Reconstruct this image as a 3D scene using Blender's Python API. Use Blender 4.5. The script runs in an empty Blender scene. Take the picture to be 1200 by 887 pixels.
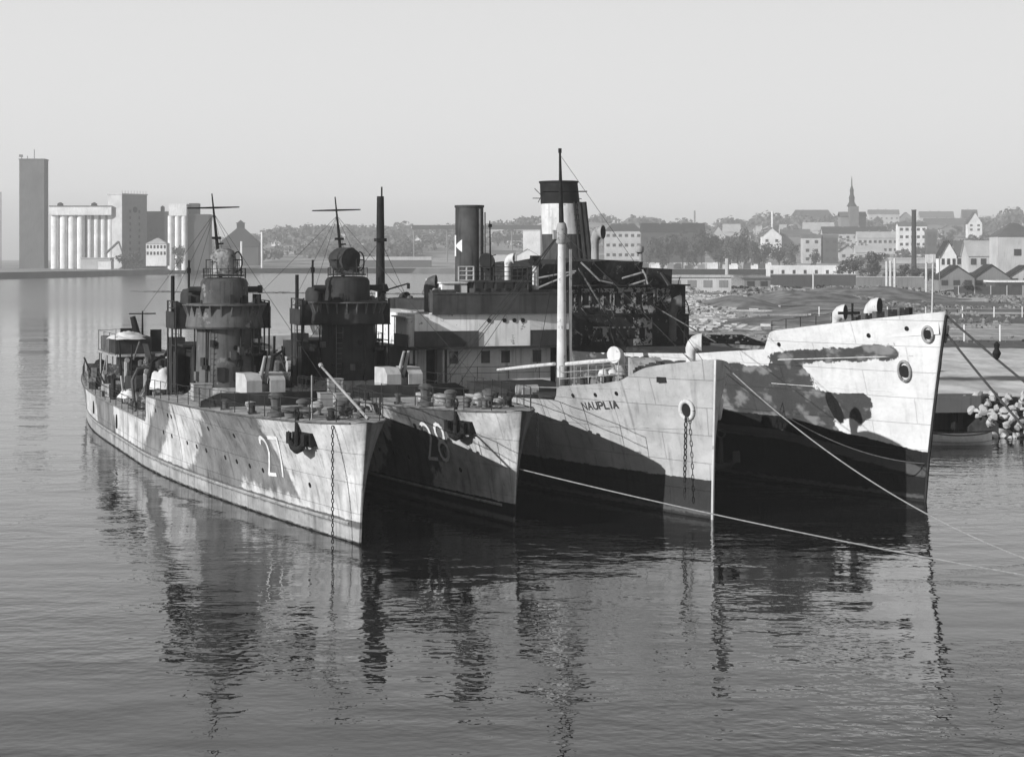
import bpy, bmesh, math, random
from mathutils import Vector, Matrix, noise
R = math.radians
random.seed(7)
scene = bpy.context.scene
COL = scene.collection
# ---------------------------------------------------------------- camera
EYE = 12.03; FPX = 2268.0; HOR = 300.0
cam_d = bpy.data.cameras.new('camera'); cam = bpy.data.objects.new('camera', cam_d); COL.objects.link(cam)
cam.location = (0, 0, EYE); cam.rotation_euler = (R(90), 0, 0)
cam_d.sensor_width = 36; cam_d.lens = 36 * FPX / 1200
cam_d.shift_y = -(443.5 - HOR) / 1200
cam_d.clip_start = 0.5; cam_d.clip_end = 20000
scene.camera = cam
# ---------------------------------------------------------------- sky and sun
SUN_EL = 21.0; SUN_AZ = 36.0      # light travels 36 deg from +X towards +Y
world = bpy.data.worlds.new('World'); scene.world = world; world.use_nodes = True
wn = world.node_tree; wn.nodes.clear()
sky = wn.nodes.new('ShaderNodeTexSky'); sky.sky_type = 'NISHITA'; sky.sun_disc = False
sky.sun_elevation = R(SUN_EL)
sdir = Vector((-math.cos(R(SUN_AZ)) * math.cos(R(SUN_EL)), -math.sin(R(SUN_AZ)) * math.cos(R(SUN_EL)), math.sin(R(SUN_EL))))
sky.sun_rotation = math.atan2(sdir.x, sdir.y)
sky.air_density = 1.2; sky.dust_density = 3.0; sky.ozone_density = 1.0
bw = wn.nodes.new('ShaderNodeRGBToBW'); bg = wn.nodes.new('ShaderNodeBackground'); wo = wn.nodes.new('ShaderNodeOutputWorld')
wn.links.new(sky.outputs[0], bw.inputs[0])
pw = wn.nodes.new('ShaderNodeMath'); pw.operation = 'POWER'; pw.inputs[1].default_value = .35
gain = wn.nodes.new('ShaderNodeMath'); gain.operation = 'MULTIPLY'; gain.inputs[1].default_value = 4.05
lim = wn.nodes.new('ShaderNodeMath'); lim.operation = 'MINIMUM'; lim.inputs[1].default_value = 4.65
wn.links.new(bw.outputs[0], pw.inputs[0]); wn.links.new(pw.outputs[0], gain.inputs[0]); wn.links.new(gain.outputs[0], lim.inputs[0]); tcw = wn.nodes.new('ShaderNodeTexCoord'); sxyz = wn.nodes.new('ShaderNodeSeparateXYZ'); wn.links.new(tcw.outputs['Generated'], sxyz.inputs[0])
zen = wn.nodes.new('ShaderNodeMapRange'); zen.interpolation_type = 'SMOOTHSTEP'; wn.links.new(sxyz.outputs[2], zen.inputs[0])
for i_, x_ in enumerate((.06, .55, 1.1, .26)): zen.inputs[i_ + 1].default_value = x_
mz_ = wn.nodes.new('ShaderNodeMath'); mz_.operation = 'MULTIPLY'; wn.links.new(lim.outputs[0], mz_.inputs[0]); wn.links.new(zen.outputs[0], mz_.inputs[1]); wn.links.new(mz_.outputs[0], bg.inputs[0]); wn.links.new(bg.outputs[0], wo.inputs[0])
bg.inputs[1].default_value = 0.15
sl = bpy.data.lights.new('sun', 'SUN'); sl.energy = 5.0; sl.angle = R(0.5); sl.color = (1, 1, 1)
so = bpy.data.objects.new('sun', sl); COL.objects.link(so)
so.rotation_euler = (-sdir).to_track_quat('-Z', 'Y').to_euler()
scene.view_settings.view_transform = 'Standard'; scene.view_settings.look = 'None'
scene.view_settings.gamma = 1; scene.view_settings.exposure = 0.08
scene.render.engine = 'CYCLES'
# ---------------------------------------------------------------- materials
MATS = {}
def nodes(name):
    m = bpy.data.materials.new(name); m.use_nodes = True
    nt = m.node_tree; b = nt.nodes['Principled BSDF']
    return m, nt, b
def add(nt, kind, **kw):
    n = nt.nodes.new(kind)
    for k, v in kw.items(): setattr(n, k, v)
    return n
def math_(nt, op, a, b=None, clamp=False):
    n = nt.nodes.new('ShaderNodeMath'); n.operation = op; n.use_clamp = clamp
    for i, v in enumerate((a, b)):
        if v is None: continue
        if isinstance(v, (int, float)): n.inputs[i].default_value = v
        else: nt.links.new(v, n.inputs[i])
    return n.outputs[0]
def step_(nt, v, lo, hi, a=0.0, b=1.0):
    n = nt.nodes.new('ShaderNodeMapRange'); n.interpolation_type = 'SMOOTHSTEP'
    nt.links.new(v, n.inputs[0])
    for i, x in enumerate((lo, hi, a, b)): n.inputs[i + 1].default_value = x
    return n.outputs[0]
def mixf(nt, f, a, b):
    n = nt.nodes.new('ShaderNodeMix'); n.data_type = 'FLOAT'
    for i, v in zip((0, 2, 3), (f, a, b)):
        if isinstance(v, (int, float)): n.inputs[i].default_value = v
        else: nt.links.new(v, n.inputs[i])
    return n.outputs[0]
def noise_(nt, vec, sc, det=4, scale3=None, rough=.6):
    if scale3:
        mp = nt.nodes.new('ShaderNodeMapping'); nt.links.new(vec, mp.inputs[0]); mp.inputs[3].default_value = scale3; vec = mp.outputs[0]
    n = nt.nodes.new('ShaderNodeTexNoise'); nt.links.new(vec, n.inputs[0]); n.inputs['Scale'].default_value = sc
    n.inputs['Detail'].default_value = det; n.inputs['Roughness'].default_value = rough
    return n.outputs[0]
def gray(nt, v, sock):
    n = nt.nodes.new('ShaderNodeCombineColor')
    for i in range(3): nt.links.new(v, n.inputs[i])
    nt.links.new(n.outputs[0], sock)
def mat(name, v, var=.25, sc=1.5, rough=.75, streak=0.0, metal=0.0, bump=0.0, wear=0.0, wearv=.08, spec=.18):
    """weathered surface of grey value v; var = blotches, streak = vertical runs, wear = share of scraped patches"""
    if name in MATS: return MATS[name]
    m, nt, b = nodes(name)
    co = add(nt, 'ShaderNodeTexCoord').outputs['Object']
    n1 = noise_(nt, co, sc, 6)
    val = math_(nt, 'MULTIPLY', step_(nt, n1, .3, .7, 1 - var, 1 + var), v)
    if streak:
        n2 = noise_(nt, co, 1.0, 4, (3.5, 3.5, .25))
        val = math_(nt, 'MULTIPLY', val, step_(nt, n2, .48, .68, 1.0, 1 - streak))
    if wear:
        n3 = noise_(nt, co, sc * 1.7 + .6, 7, None, .7)
        val = mixf(nt, step_(nt, n3, .62 - wear * .25, .64 - wear * .25), val, wearv)
    gray(nt, val, b.inputs['Base Color'])
    b.inputs['Roughness'].default_value = rough; b.inputs['Metallic'].default_value = metal
    b.inputs['Specular IOR Level'].default_value = spec
    if bump:
        bp = add(nt, 'ShaderNodeBump'); bp.inputs['Strength'].default_value = 1; bp.inputs['Distance'].default_value = bump
        nt.links.new(n1, bp.inputs['Height']); nt.links.new(bp.outputs[0], b.inputs['Normal'])
    MATS[name] = m
    return m
def hull_mat(name, light, dark, boot, band, seam=.12, streak=.3, blot=.2, namp=.5, bandrange=None, mott=0, soft=.06):
    m, nt, b = nodes(name)
    co = add(nt, 'ShaderNodeTexCoord').outputs['Object']
    sep = add(nt, 'ShaderNodeSeparateXYZ'); nt.links.new(co, sep.inputs[0])
    def at(n):
        a = add(nt, 'ShaderNodeAttribute'); a.attribute_name = n; return a.outputs['Fac']
    nz = math_(nt, 'MULTIPLY', math_(nt, 'SUBTRACT', noise_(nt, co, 1.1, 7, None, .65), .5), namp * 4)
    if mott: dark = mixf(nt, step_(nt, noise_(nt, co, .8, 3, (1, 1, 1.6), .5), .52, .66), dark, mott)
    base = mixf(nt, step_(nt, math_(nt, 'ADD', at('camo'), nz), -soft, soft), light, dark)
    base = mixf(nt, step_(nt, math_(nt, 'ADD', at('dark_oval'), math_(nt, 'MULTIPLY', nz, .25)), -.03, .03), base, .012)
    nz2 = math_(nt, 'MULTIPLY', math_(nt, 'SUBTRACT', noise_(nt, co, 1.5, 5, (1, 1, 4)), .5), .25)
    bz = math_(nt, 'ADD', at('boot'), nz2)
    base = mixf(nt, step_(nt, bz, .02, -.02), base, boot)
    if bandrange:
        lo, hi = bandrange
        k = math_(nt, 'MULTIPLY', step_(nt, bz, lo - .04, lo + .04), step_(nt, bz, hi + .06, hi - .06))
        base = mixf(nt, math_(nt, 'MULTIPLY', k, .85), base, band)
    base = math_(nt, 'MULTIPLY', base, step_(nt, noise_(nt, co, .55, 6), .32, .7, 1 + blot, 1 - blot))
    base = math_(nt, 'MULTIPLY', base, step_(nt, noise_(nt, co, 1.0, 5, (2.6, 2.6, .16)), .5, .72, 1.0, 1 - streak))
    base = math_(nt, 'MULTIPLY', base, step_(nt, noise_(nt, co, 3.2, 8, None, .75), .56, .68, 1.0, 1 - streak * .8))
    # plate seams
    cb = add(nt, 'ShaderNodeCombineXYZ'); nt.links.new(sep.outputs[0], cb.inputs[0]); nt.links.new(sep.outputs[2], cb.inputs[1])
    br = add(nt, 'ShaderNodeTexBrick'); nt.links.new(cb.outputs[0], br.inputs[0])
    br.inputs['Scale'].default_value = 1; br.inputs['Brick Width'].default_value = 5.2; br.inputs['Row Height'].default_value = 1.27
    br.inputs['Mortar Size'].default_value = .022; br.inputs['Mortar Smooth'].default_value = .5
    base = math_(nt, 'MULTIPLY', base, mixf(nt, br.outputs['Fac'], 1.0, 1 - seam))
    wz = math_(nt, 'ADD', sep.outputs[2], math_(nt, 'MULTIPLY', math_(nt, 'SUBTRACT', noise_(nt, co, 2.2, 6, (1, 1, 3)), .5), .35))   # scum and weed at the waterline
    base = mixf(nt, math_(nt, 'MULTIPLY', math_(nt, 'MULTIPLY', step_(nt, wz, .12, .2), step_(nt, wz, .42, .26)), .3), base, .22)
    base = mixf(nt, step_(nt, wz, .08, .03), base, .02)
    gray(nt, base, b.inputs['Base Color'])
    b.inputs['Roughness'].default_value = .7; b.inputs['Specular IOR Level'].default_value = .15
    bp = add(nt, 'ShaderNodeBump'); bp.inputs['Strength'].default_value = 1; bp.inputs['Distance'].default_value = .1
    hgt = math_(nt, 'ADD', noise_(nt, co, .9, 3), math_(nt, 'MULTIPLY', br.outputs['Fac'], -.25))
    nt.links.new(hgt, bp.inputs['Height']); nt.links.new(bp.outputs[0], b.inputs['Normal'])
    return m
# ---------------------------------------------------------------- mesh kit
class MB:
    def __init__(s): s.bm = bmesh.new()
    def quadmesh(s, rows, close=False, flip=False):
        vs = [[s.bm.verts.new(p) for p in r] for r in rows]
        for i in range(len(vs) - 1):
            n = len(vs[i])
            for j in range(n if close else n - 1):
                a, b2, c, d = vs[i][j], vs[i][(j + 1) % n], vs[i + 1][(j + 1) % n], vs[i + 1][j]
                try: s.bm.faces.new((a, d, c, b2) if flip else (a, b2, c, d))
                except ValueError: pass
        return vs
    def face(s, pts): s.bm.faces.new([s.bm.verts.new(p) for p in pts]); return s
    def box(s, x0, x1, y0, y1, z0, z1, M=None):
        P = [Vector((x, y, z)) for z in (z0, z1) for y in (y0, y1) for x in (x0, x1)]
        if M: P = [M @ p for p in P]
        v = [s.bm.verts.new(p) for p in P]
        for f in ((0, 2, 3, 1), (4, 5, 7, 6), (0, 1, 5, 4), (2, 6, 7, 3), (0, 4, 6, 2), (1, 3, 7, 5)): s.bm.faces.new([v[i] for i in f])
        return s
    def cbox(s, c, d, rz=0, rx=0):
        M = Matrix.Translation(c) @ Matrix.Rotation(rz, 4, 'Z') @ Matrix.Rotation(rx, 4, 'X')
        return s.box(-d[0] / 2, d[0] / 2, -d[1] / 2, d[1] / 2, -d[2] / 2, d[2] / 2, M)
    def prism(s, pts, z0, z1):
        """pts = plan outline; z0, z1 numbers or functions"""
        n = len(pts); f0 = z0 if callable(z0) else (lambda x, y: z0); f1 = z1 if callable(z1) else (lambda x, y: z1)
        a = [s.bm.verts.new((x, y, f0(x, y))) for x, y in pts]; b = [s.bm.verts.new((x, y, f1(x, y))) for x, y in pts]
        for i in range(n): s.bm.faces.new((a[i], a[(i + 1) % n], b[(i + 1) % n], b[i]))
        s.bm.faces.new(b); s.bm.faces.new(a[::-1])
        return s
    def tube(s, pts, r, n=8, cap=True):
        pts = [Vector(p) for p in pts]; rr = r if isinstance(r, (list, tuple)) else [r] * len(pts)
        rows = []
        for i, p in enumerate(pts):
            d = (pts[min(i + 1, len(pts) - 1)] - pts[max(i - 1, 0)]).normalized()
            u = d.orthogonal().normalized() if i == 0 else (u - d * u.dot(d)).normalized()
            w = d.cross(u)
            rows.append([p + (u * math.cos(a) + w * math.sin(a)) * rr[i] for a in (2 * math.pi * k / n for k in range(n))])
        vs = s.quadmesh(rows, True)
        if cap:
            s.bm.faces.new(vs[0][::-1]); s.bm.faces.new(vs[-1])
        return s
    def lathe(s, prof, c=(0, 0, 0), n=24, a0=0, a1=2 * math.pi, sx=1, sy=1, M=None):
        full = abs(a1 - a0 - 2 * math.pi) < 1e-4
        k = n if full else n + 1
        rows = []
        for r, z in prof:
            row = [Vector((r * sx * math.cos(a0 + (a1 - a0) * i / n), r * sy * math.sin(a0 + (a1 - a0) * i / n), z)) for i in range(k)]
            if M: row = [M @ p for p in row]
            rows.append([p + Vector(c) for p in row])
        vs = s.quadmesh(rows, full)
        if full:
            for row, rv in ((vs[0], True), (vs[-1], False)):
                try: s.bm.faces.new(row[::-1] if rv else row)
                except ValueError: pass
        return s
    def build(s, name, m, parent=None, smooth=None, loc=None, rz=0, bevel=0):
        bmesh.ops.recalc_face_normals(s.bm, faces=s.bm.faces)
        if bevel:
            bmesh.ops.bevel(s.bm, geom=[e for e in s.bm.edges if len(e.link_faces) == 2 and e.calc_face_angle(0) > .6], offset=bevel, segments=2, affect='EDGES', profile=.5)
        me = bpy.data.meshes.new(name); s.bm.to_mesh(me); s.bm.free()
        o = bpy.data.objects.new(name, me); COL.objects.link(o)
        if isinstance(m, str): m = MATS[m]
        me.materials.append(m)
        if smooth is not None:
            me.polygons.foreach_set('use_smooth', [True] * len(me.polygons))
            me.set_sharp_from_angle(angle=R(smooth))
        if parent: o.parent = parent
        if loc is not None: o.location = loc
        if rz: o.rotation_euler.z = rz
        return o
def tag(o, label=None, cat=None, group=None, kind=None):
    if label: o['label'] = label
    if cat: o['category'] = cat
    if group: o['group'] = group
    if kind: o['kind'] = kind
    return o
def thing(name, label, cat, loc=(0, 0, 0), rz=0, group=None):
    o = bpy.data.objects.new(name, None); COL.objects.link(o); o.location = loc; o.rotation_euler = (0, 0, rz)
    o.empty_display_size = .5
    return tag(o, label, cat, group)
def copy_tree(o, parent=None):
    c = o.copy(); COL.objects.link(c)
    if parent: c.parent = parent
    for ch in list(o.children): copy_tree(ch, c)
    return c
def at(px, py, Y): return Vector(((px - 600) * Y / FPX, Y, EYE - (py - HOR) * Y / FPX))
# shared surfaces
mat('grey_steel', .1, .3, 1.2, streak=.35, wear=.15, wearv=.07)
mat('pale_steel', .3, .2, 1.2, streak=.3, wear=.15, wearv=.15)
mat('dark_steel', .03, .35, 1.5, streak=.2)
mat('black_steel', .012, .4, 1.5)
mat('white_paint', .55, .12, 1.2, streak=.25, wear=.05, wearv=.3)
mat('number_paint', .7, .15, 3)
mat('letter_paint', .05, .2, 3)
mat('deck_steel', .36, .3, .8, wear=.25, wearv=.18)
mat('rope', .25, .2, 5)
mat('dark_rope', .05, .2, 5)
mat('boat_paint', .78, .1, 3)
mat('canvas', .6, .15, 2, bump=.03)
mat('wood_dark', .055, .25, 1, streak=.35)
mat('rust', .06, .5, 2, wear=.3, wearv=.2)
mat('glass_dark', .02, .1, 1, rough=.15, spec=.5)
# ---------------------------------------------------------------- hulls
class Hull:
    """local frame: x forward (stem at the waterline = 0), y to port, z up"""
    def __init__(s, **k): s.__dict__.update(k)
    def b(s, st, z):
        st = max(0.0, st)
        fd = (1 - (1 - min(st / s.Lf, 1)) ** s.pf) ** s.ef
        fw = (1 - (1 - min(st / s.Lw, 1)) ** s.pw) ** s.ew
        u = max(0.0, (st - (s.L - s.La)) / s.La)
        ad = 1 - (1 - s.trd) * u ** s.pa; aw = 1 - (1 - s.trw) * u ** (s.pa * .8)
        bd = s.B * fd * ad + .05; bw_ = s.B * .97 * fw * aw + .05
        t = z / s.zref(st)
        if t <= 0: return bw_ * (1 + .12 * z / 1.5)
        return bw_ + (bd - bw_) * min(t, 1.2) ** s.q
    def x(s, st, z):
        t = max(0.0, z) / s.zref(0)
        return -st + s.rake * t ** 1.2 * max(0, 1 - st / 12.0) - (0.0 if z > 0 else -z * .25 * max(0, 1 - st / 6))
    def pt(s, st, z, side, off=0.0):
        b = s.b(st, z)
        if off:
            e = .05
            p = Vector((s.x(st, z), side * b, z))
            du = Vector((s.x(st + e, z), side * s.b(st + e, z), z)) - p
            dv = Vector((s.x(st, z + e), side * s.b(st, z + e), z + e)) - p
            n = du.cross(dv).normalized()
            if n.y * side < 0: n = -n
            return p + n * off
        return Vector((s.x(st, z), side * b, z))
    def build(s, parent, m, camo=None, boot=None, dark_oval=None, ds=.3, rows=40):
        sts = [0, .05, .12, .22, .35, .5, .7, .9, 1.15, 1.4]
        while sts[-1] < s.L - ds: sts.append(sts[-1] + ds)
        sts.append(s.L)
        mb = MB(); out = []
        for side in (-1, 1):
            r = []
            for st in sts:
                zt = s.ztop(st)
                r.append([s.pt(st, -1.6 + (zt + 1.6) * j / rows, side) for j in range(rows + 1)])
            out.append(mb.quadmesh(r, flip=(side > 0)))
        for j in range(rows):   # stem bar and transom
            for i in (0, -1):
                a, b2, c, d = out[0][i][j], out[1][i][j], out[1][i][j + 1], out[0][i][j + 1]
                mb.bm.faces.new((a, b2, c, d))
        if s.bulwark:            # inner skin of the bulwark so that it has thickness
            for side in (-1, 1):
                r = []
                for st in sts[3:]:
                    zt = s.ztop(st); p = s.pt(st, zt, side)
                    p.y -= side * .09
                    q = p.copy(); q.z = s.zdeck(st) - .1; q.y = side * max(.02, s.b(st, q.z) - .09)
                    r.append([s.pt(st, zt, side), p, q])
                mb.quadmesh(r)
        o = mb.build('hull', m, parent, smooth=50)
        me = o.data
        A = {n: me.attributes.new(n, 'FLOAT', 'POINT') for n in ('camo', 'boot', 'dark_oval')}
        N = len(me.vertices)
        ca, bo, ho = [0.0] * N, [0.0] * N, [0.0] * N
        for i, v in enumerate(me.vertices):
            st = -v.co.x + s.rake * (max(0, v.co.z) / s.zref(0)) ** 1.2 * max(0, 1 + v.co.x / 12); z = v.co.z; sd = -1 if v.co.y < 0 else 1
            ca[i] = camo(st, z, sd) if camo else -1.0
            bo[i] = boot(st, z) if boot else 5.0
            ho[i] = dark_oval(st, z, sd) if dark_oval else -1.0
        A['camo'].data.foreach_set('value', ca); A['boot'].data.foreach_set('value', bo); A['dark_oval'].data.foreach_set('value', ho)
        return o
    def deck(s, parent, m, dz=.02):
        mb = MB(); r = []
        st = .3
        while st < s.L:
            z = s.zdeck(st) - dz
            a, b2 = s.pt(st, z, -1, -.02), s.pt(st, z, 1, -.02)
            r.append([Vector((-st if s.bulwark else a.x, a.y + (b2.y - a.y) * k / 6, z + .06 * (1 - (k / 3 - 1) ** 2))) for k in range(7)])
            st += .3
        mb.quadmesh(r)
        return mb.build('deck', m, parent)
    def strokes(s, name, lines, w, side, to_sz, m, parent, off=.015, label=None):
        """ribbons laid on the plating; lines in local text units, to_sz maps (u,v)->(station,z)"""
        mb = MB()
        for ln in lines:
            for (u0, v0), (u1, v1) in zip(ln[:-1], ln[1:]):
                d = Vector((u1 - u0, v1 - v0)); L = d.length
                if L == 0: continue
                d /= L; n = Vector((-d.y, d.x)) * w / 2
                e = d * w * .45
                k = max(2, int(L / .12) + 1); rows = []
                for i in range(k + 1):
                    c = Vector((u0, v0)) - e + (Vector((u1 - u0, v1 - v0)) + 2 * e) * i / k
                    rows.append([s.pt(*to_sz(*(c + n)), side, off), s.pt(*to_sz(*(c - n)), side, off)])
                off += .0012
                mb.quadmesh(rows)
        o = mb.build(name, m, parent)
        if label: o['label'] = label
        return o
def arc(cx, cy, rx, ry, a0, a1, n=8):
    return [(cx + rx * math.cos(R(a0 + (a1 - a0) * i / n)), cy + ry * math.sin(R(a0 + (a1 - a0) * i / n))) for i in range(n + 1)]
GL = {
 '2': [arc(.5, .76, .42, .22, 160, 0, 7) + [(.88, .6), (.12, 0), (1, 0)]],
 '7': [[(0, 1), (1, 1), (.45, 0)]],
 '8': [arc(.5, .76, .38, .24, 0, 360, 12), arc(.5, .26, .46, .26, 0, 360, 12)],
 'N': [[(0, 0), (0, 1), (1, 0), (1, 1)]], 'A': [[(0, 0), (.5, 1), (1, 0)], [(.2, .35), (.8, .35)]],
 'U': [[(0, 1), (0, .25)] + arc(.5, .28, .5, .28, 180, 360, 6) + [(1, 1)]],
 'P': [[(0, 0), (0, 1), (.6, 1)] + arc(.6, .74, .38, .26, 90, -90, 5) + [(0, .48)]],
 'L': [[(0, 1), (0, 0), (.9, 0)]], 'I': [[(.5, 0), (.5, 1)]]}
def word(txt, w, h, gap, u0=0, v0=0):
    out = []
    for c in txt:
        cw = w * (.3 if c == 'I' else 1)
        for ln in GL[c]: out.append([(u0 + x * cw, v0 + y * h) for x, y in ln])
        u0 += cw + gap
    return out
def chain(pts, r, name, parent, m='black_steel'):
    """ring links threaded along a line"""
    mb = MB(); pts = [Vector(p) for p in pts]; k = 0
    for a, b2 in zip(pts[:-1], pts[1:]):
        d = b2 - a; n = max(1, int(d.length / (r * 3.3))); q = d.to_track_quat('Z', 'X').to_matrix().to_4x4()
        for i in range(n):
            c = a + d * (i + .5) / n
            M = Matrix.Translation(c) @ q @ Matrix.Rotation(R(90 * (k % 2)), 4, 'Z'); k += 1
            ring = [M @ Vector((r * math.cos(t) * 1.0, 0, r * 1.9 * math.sin(t))) for t in (2 * math.pi * j / 8 for j in range(9))]
            mb.tube(ring, r * .42, 5, cap=False)
    return mb.build(name, m, parent)
def anchor(parent, c, yaw, m='black_steel'):
    mb = MB(); M = Matrix.Translation(c) @ Matrix.Rotation(yaw, 4, 'Z')
    mb.tube([M @ Vector(p) for p in ((0, 0, .75), (0, 0, -.55))], [.09, .13], 8)
    mb.tube([M @ Vector((x, .0, z)) for x, z in ((-.85, .1), (-.8, -.2), (-.45, -.55), (0, -.65), (.45, -.55), (.8, -.2), (.85, .1))], [.03, .12, .15, .18, .15, .12, .03], 8)
    for sx in (-1, 1): mb.cbox(M @ Vector((.74 * sx, -.04, -.18)), (.34, .12, .5), yaw, 0)
    ring = [M @ Vector((.2 * math.cos(t), 0, .92 + .2 * math.sin(t))) for t in (2 * math.pi * j / 10 for j in range(11))]
    mb.tube(ring, .045, 6, cap=False)
    return mb.build('anchor', m, parent, smooth=40)
def ventilator(parent, x, y, z, h, r, yaw, m, inner='black_steel', cap=False):
    """cowl ventilator: pipe, bell mouth, dark throat as its own piece"""
    mb = MB(); d = Vector((math.cos(yaw), math.sin(yaw), 0)); c = Vector((x, y, z))
    pts = [c, c + Vector((0, 0, h * .62))]; rad = [r * .55, r * .55]
    for t in (20, 45, 70, 90):
        pts.append(c + Vector((0, 0, h * .62)) + d * (r * .9) * (1 - math.cos(R(t))) + Vector((0, 0, (h * .3) * math.sin(R(t))))); rad.append(r * (.6 + .35 * t / 90))
    pts.append(pts[-1] + d * r * .35); rad.append(r * 1.02)
    mb.tube(pts, rad, 14)
    o = mb.build('ventilator', m, parent, smooth=40)
    mb = MB(); e = pts[-1] + d * .012; mb.tube([e - d * .02, e], r * (.9 if not cap else .97), 14)
    mb.build('vent_mouth', inner, o)
    return o
def bollard(parent, x, y, z, r=.13, h=.45, yaw=0, m='dark_steel'):
    mb = MB(); M = Matrix.Translation((x, y, z)) @ Matrix.Rotation(yaw, 4, 'Z')
    for dx in (-.32, .32):
        mb.lathe([(r, 0), (r, h * .85), (r * 1.35, h * .88), (r * 1.35, h), (0.02, h + .02)], M @ Vector((dx, 0, 0)), 12)
    mb.cbox(M @ Vector((0, 0, .03)), (1.0, .4, .06), yaw)
    return mb.build('bollard', m, parent, smooth=40)
def capstan(parent, x, y, z, r=.3, h=.8, m='grey_steel'):
    mb = MB(); mb.lathe([(r * 1.3, 0), (r * 1.3, h * .15), (r * .8, h * .2), (r * .68, h * .5), (r * .85, h * .75), (r * 1.15, h * .78), (r * 1.15, h * .9), (r * .7, h), (.02, h + .03)], (x, y, z), 20)
    return mb.build('capstan', m, parent, smooth=35)
def rail(parent, pts, h=.95, step=1.6, rows=2, m='dark_steel', name='guard_rail', r=.018, sag=.03):
    mb = MB(); P = [Vector(p) for p in pts]; posts = []
    for a, b2 in zip(P[:-1], P[1:]):
        n = max(1, round((b2 - a).length / step))
        posts += [a + (b2 - a) * i / n for i in range(n)]
    posts.append(P[-1])
    for p in posts: mb.tube([p, p + Vector((0, 0, h))], r * 1.3, 5)
    for k in range(rows):
        z = h * (k + 1) / rows
        for a, b2 in zip(posts[:-1], posts[1:]):
            mid = (a + b2) / 2 - Vector((0, 0, sag))
            mb.tube([a + Vector((0, 0, z)), mid + Vector((0, 0, z)), b2 + Vector((0, 0, z))], r, 4, cap=False)
    return mb.build(name, m, parent)
def portholes(H, parent, items, r, m='black_steel', name='porthole'):
    for st, z, side in items:
        c = H.pt(st, z, side); n = (H.pt(st, z, side, .05) - c).normalized()
        mb = MB(); mb.tube([c - n * .02, c + n * .025], r, 10)
        o = mb.build(name, m, parent)
def rounded(x0, x1, y0, y1, r, n=4):
    pts = []
    for cx, cy, a in ((x1 - r, y1 - r, 0), (x0 + r, y1 - r, 90), (x0 + r, y0 + r, 180), (x1 - r, y0 + r, 270)):
        pts += [(cx + r * math.cos(R(a + 90 * i / n)), cy + r * math.sin(R(a + 90 * i / n))) for i in range(n + 1)]
    return pts
HEAD = math.atan2(-.944, .33)
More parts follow.
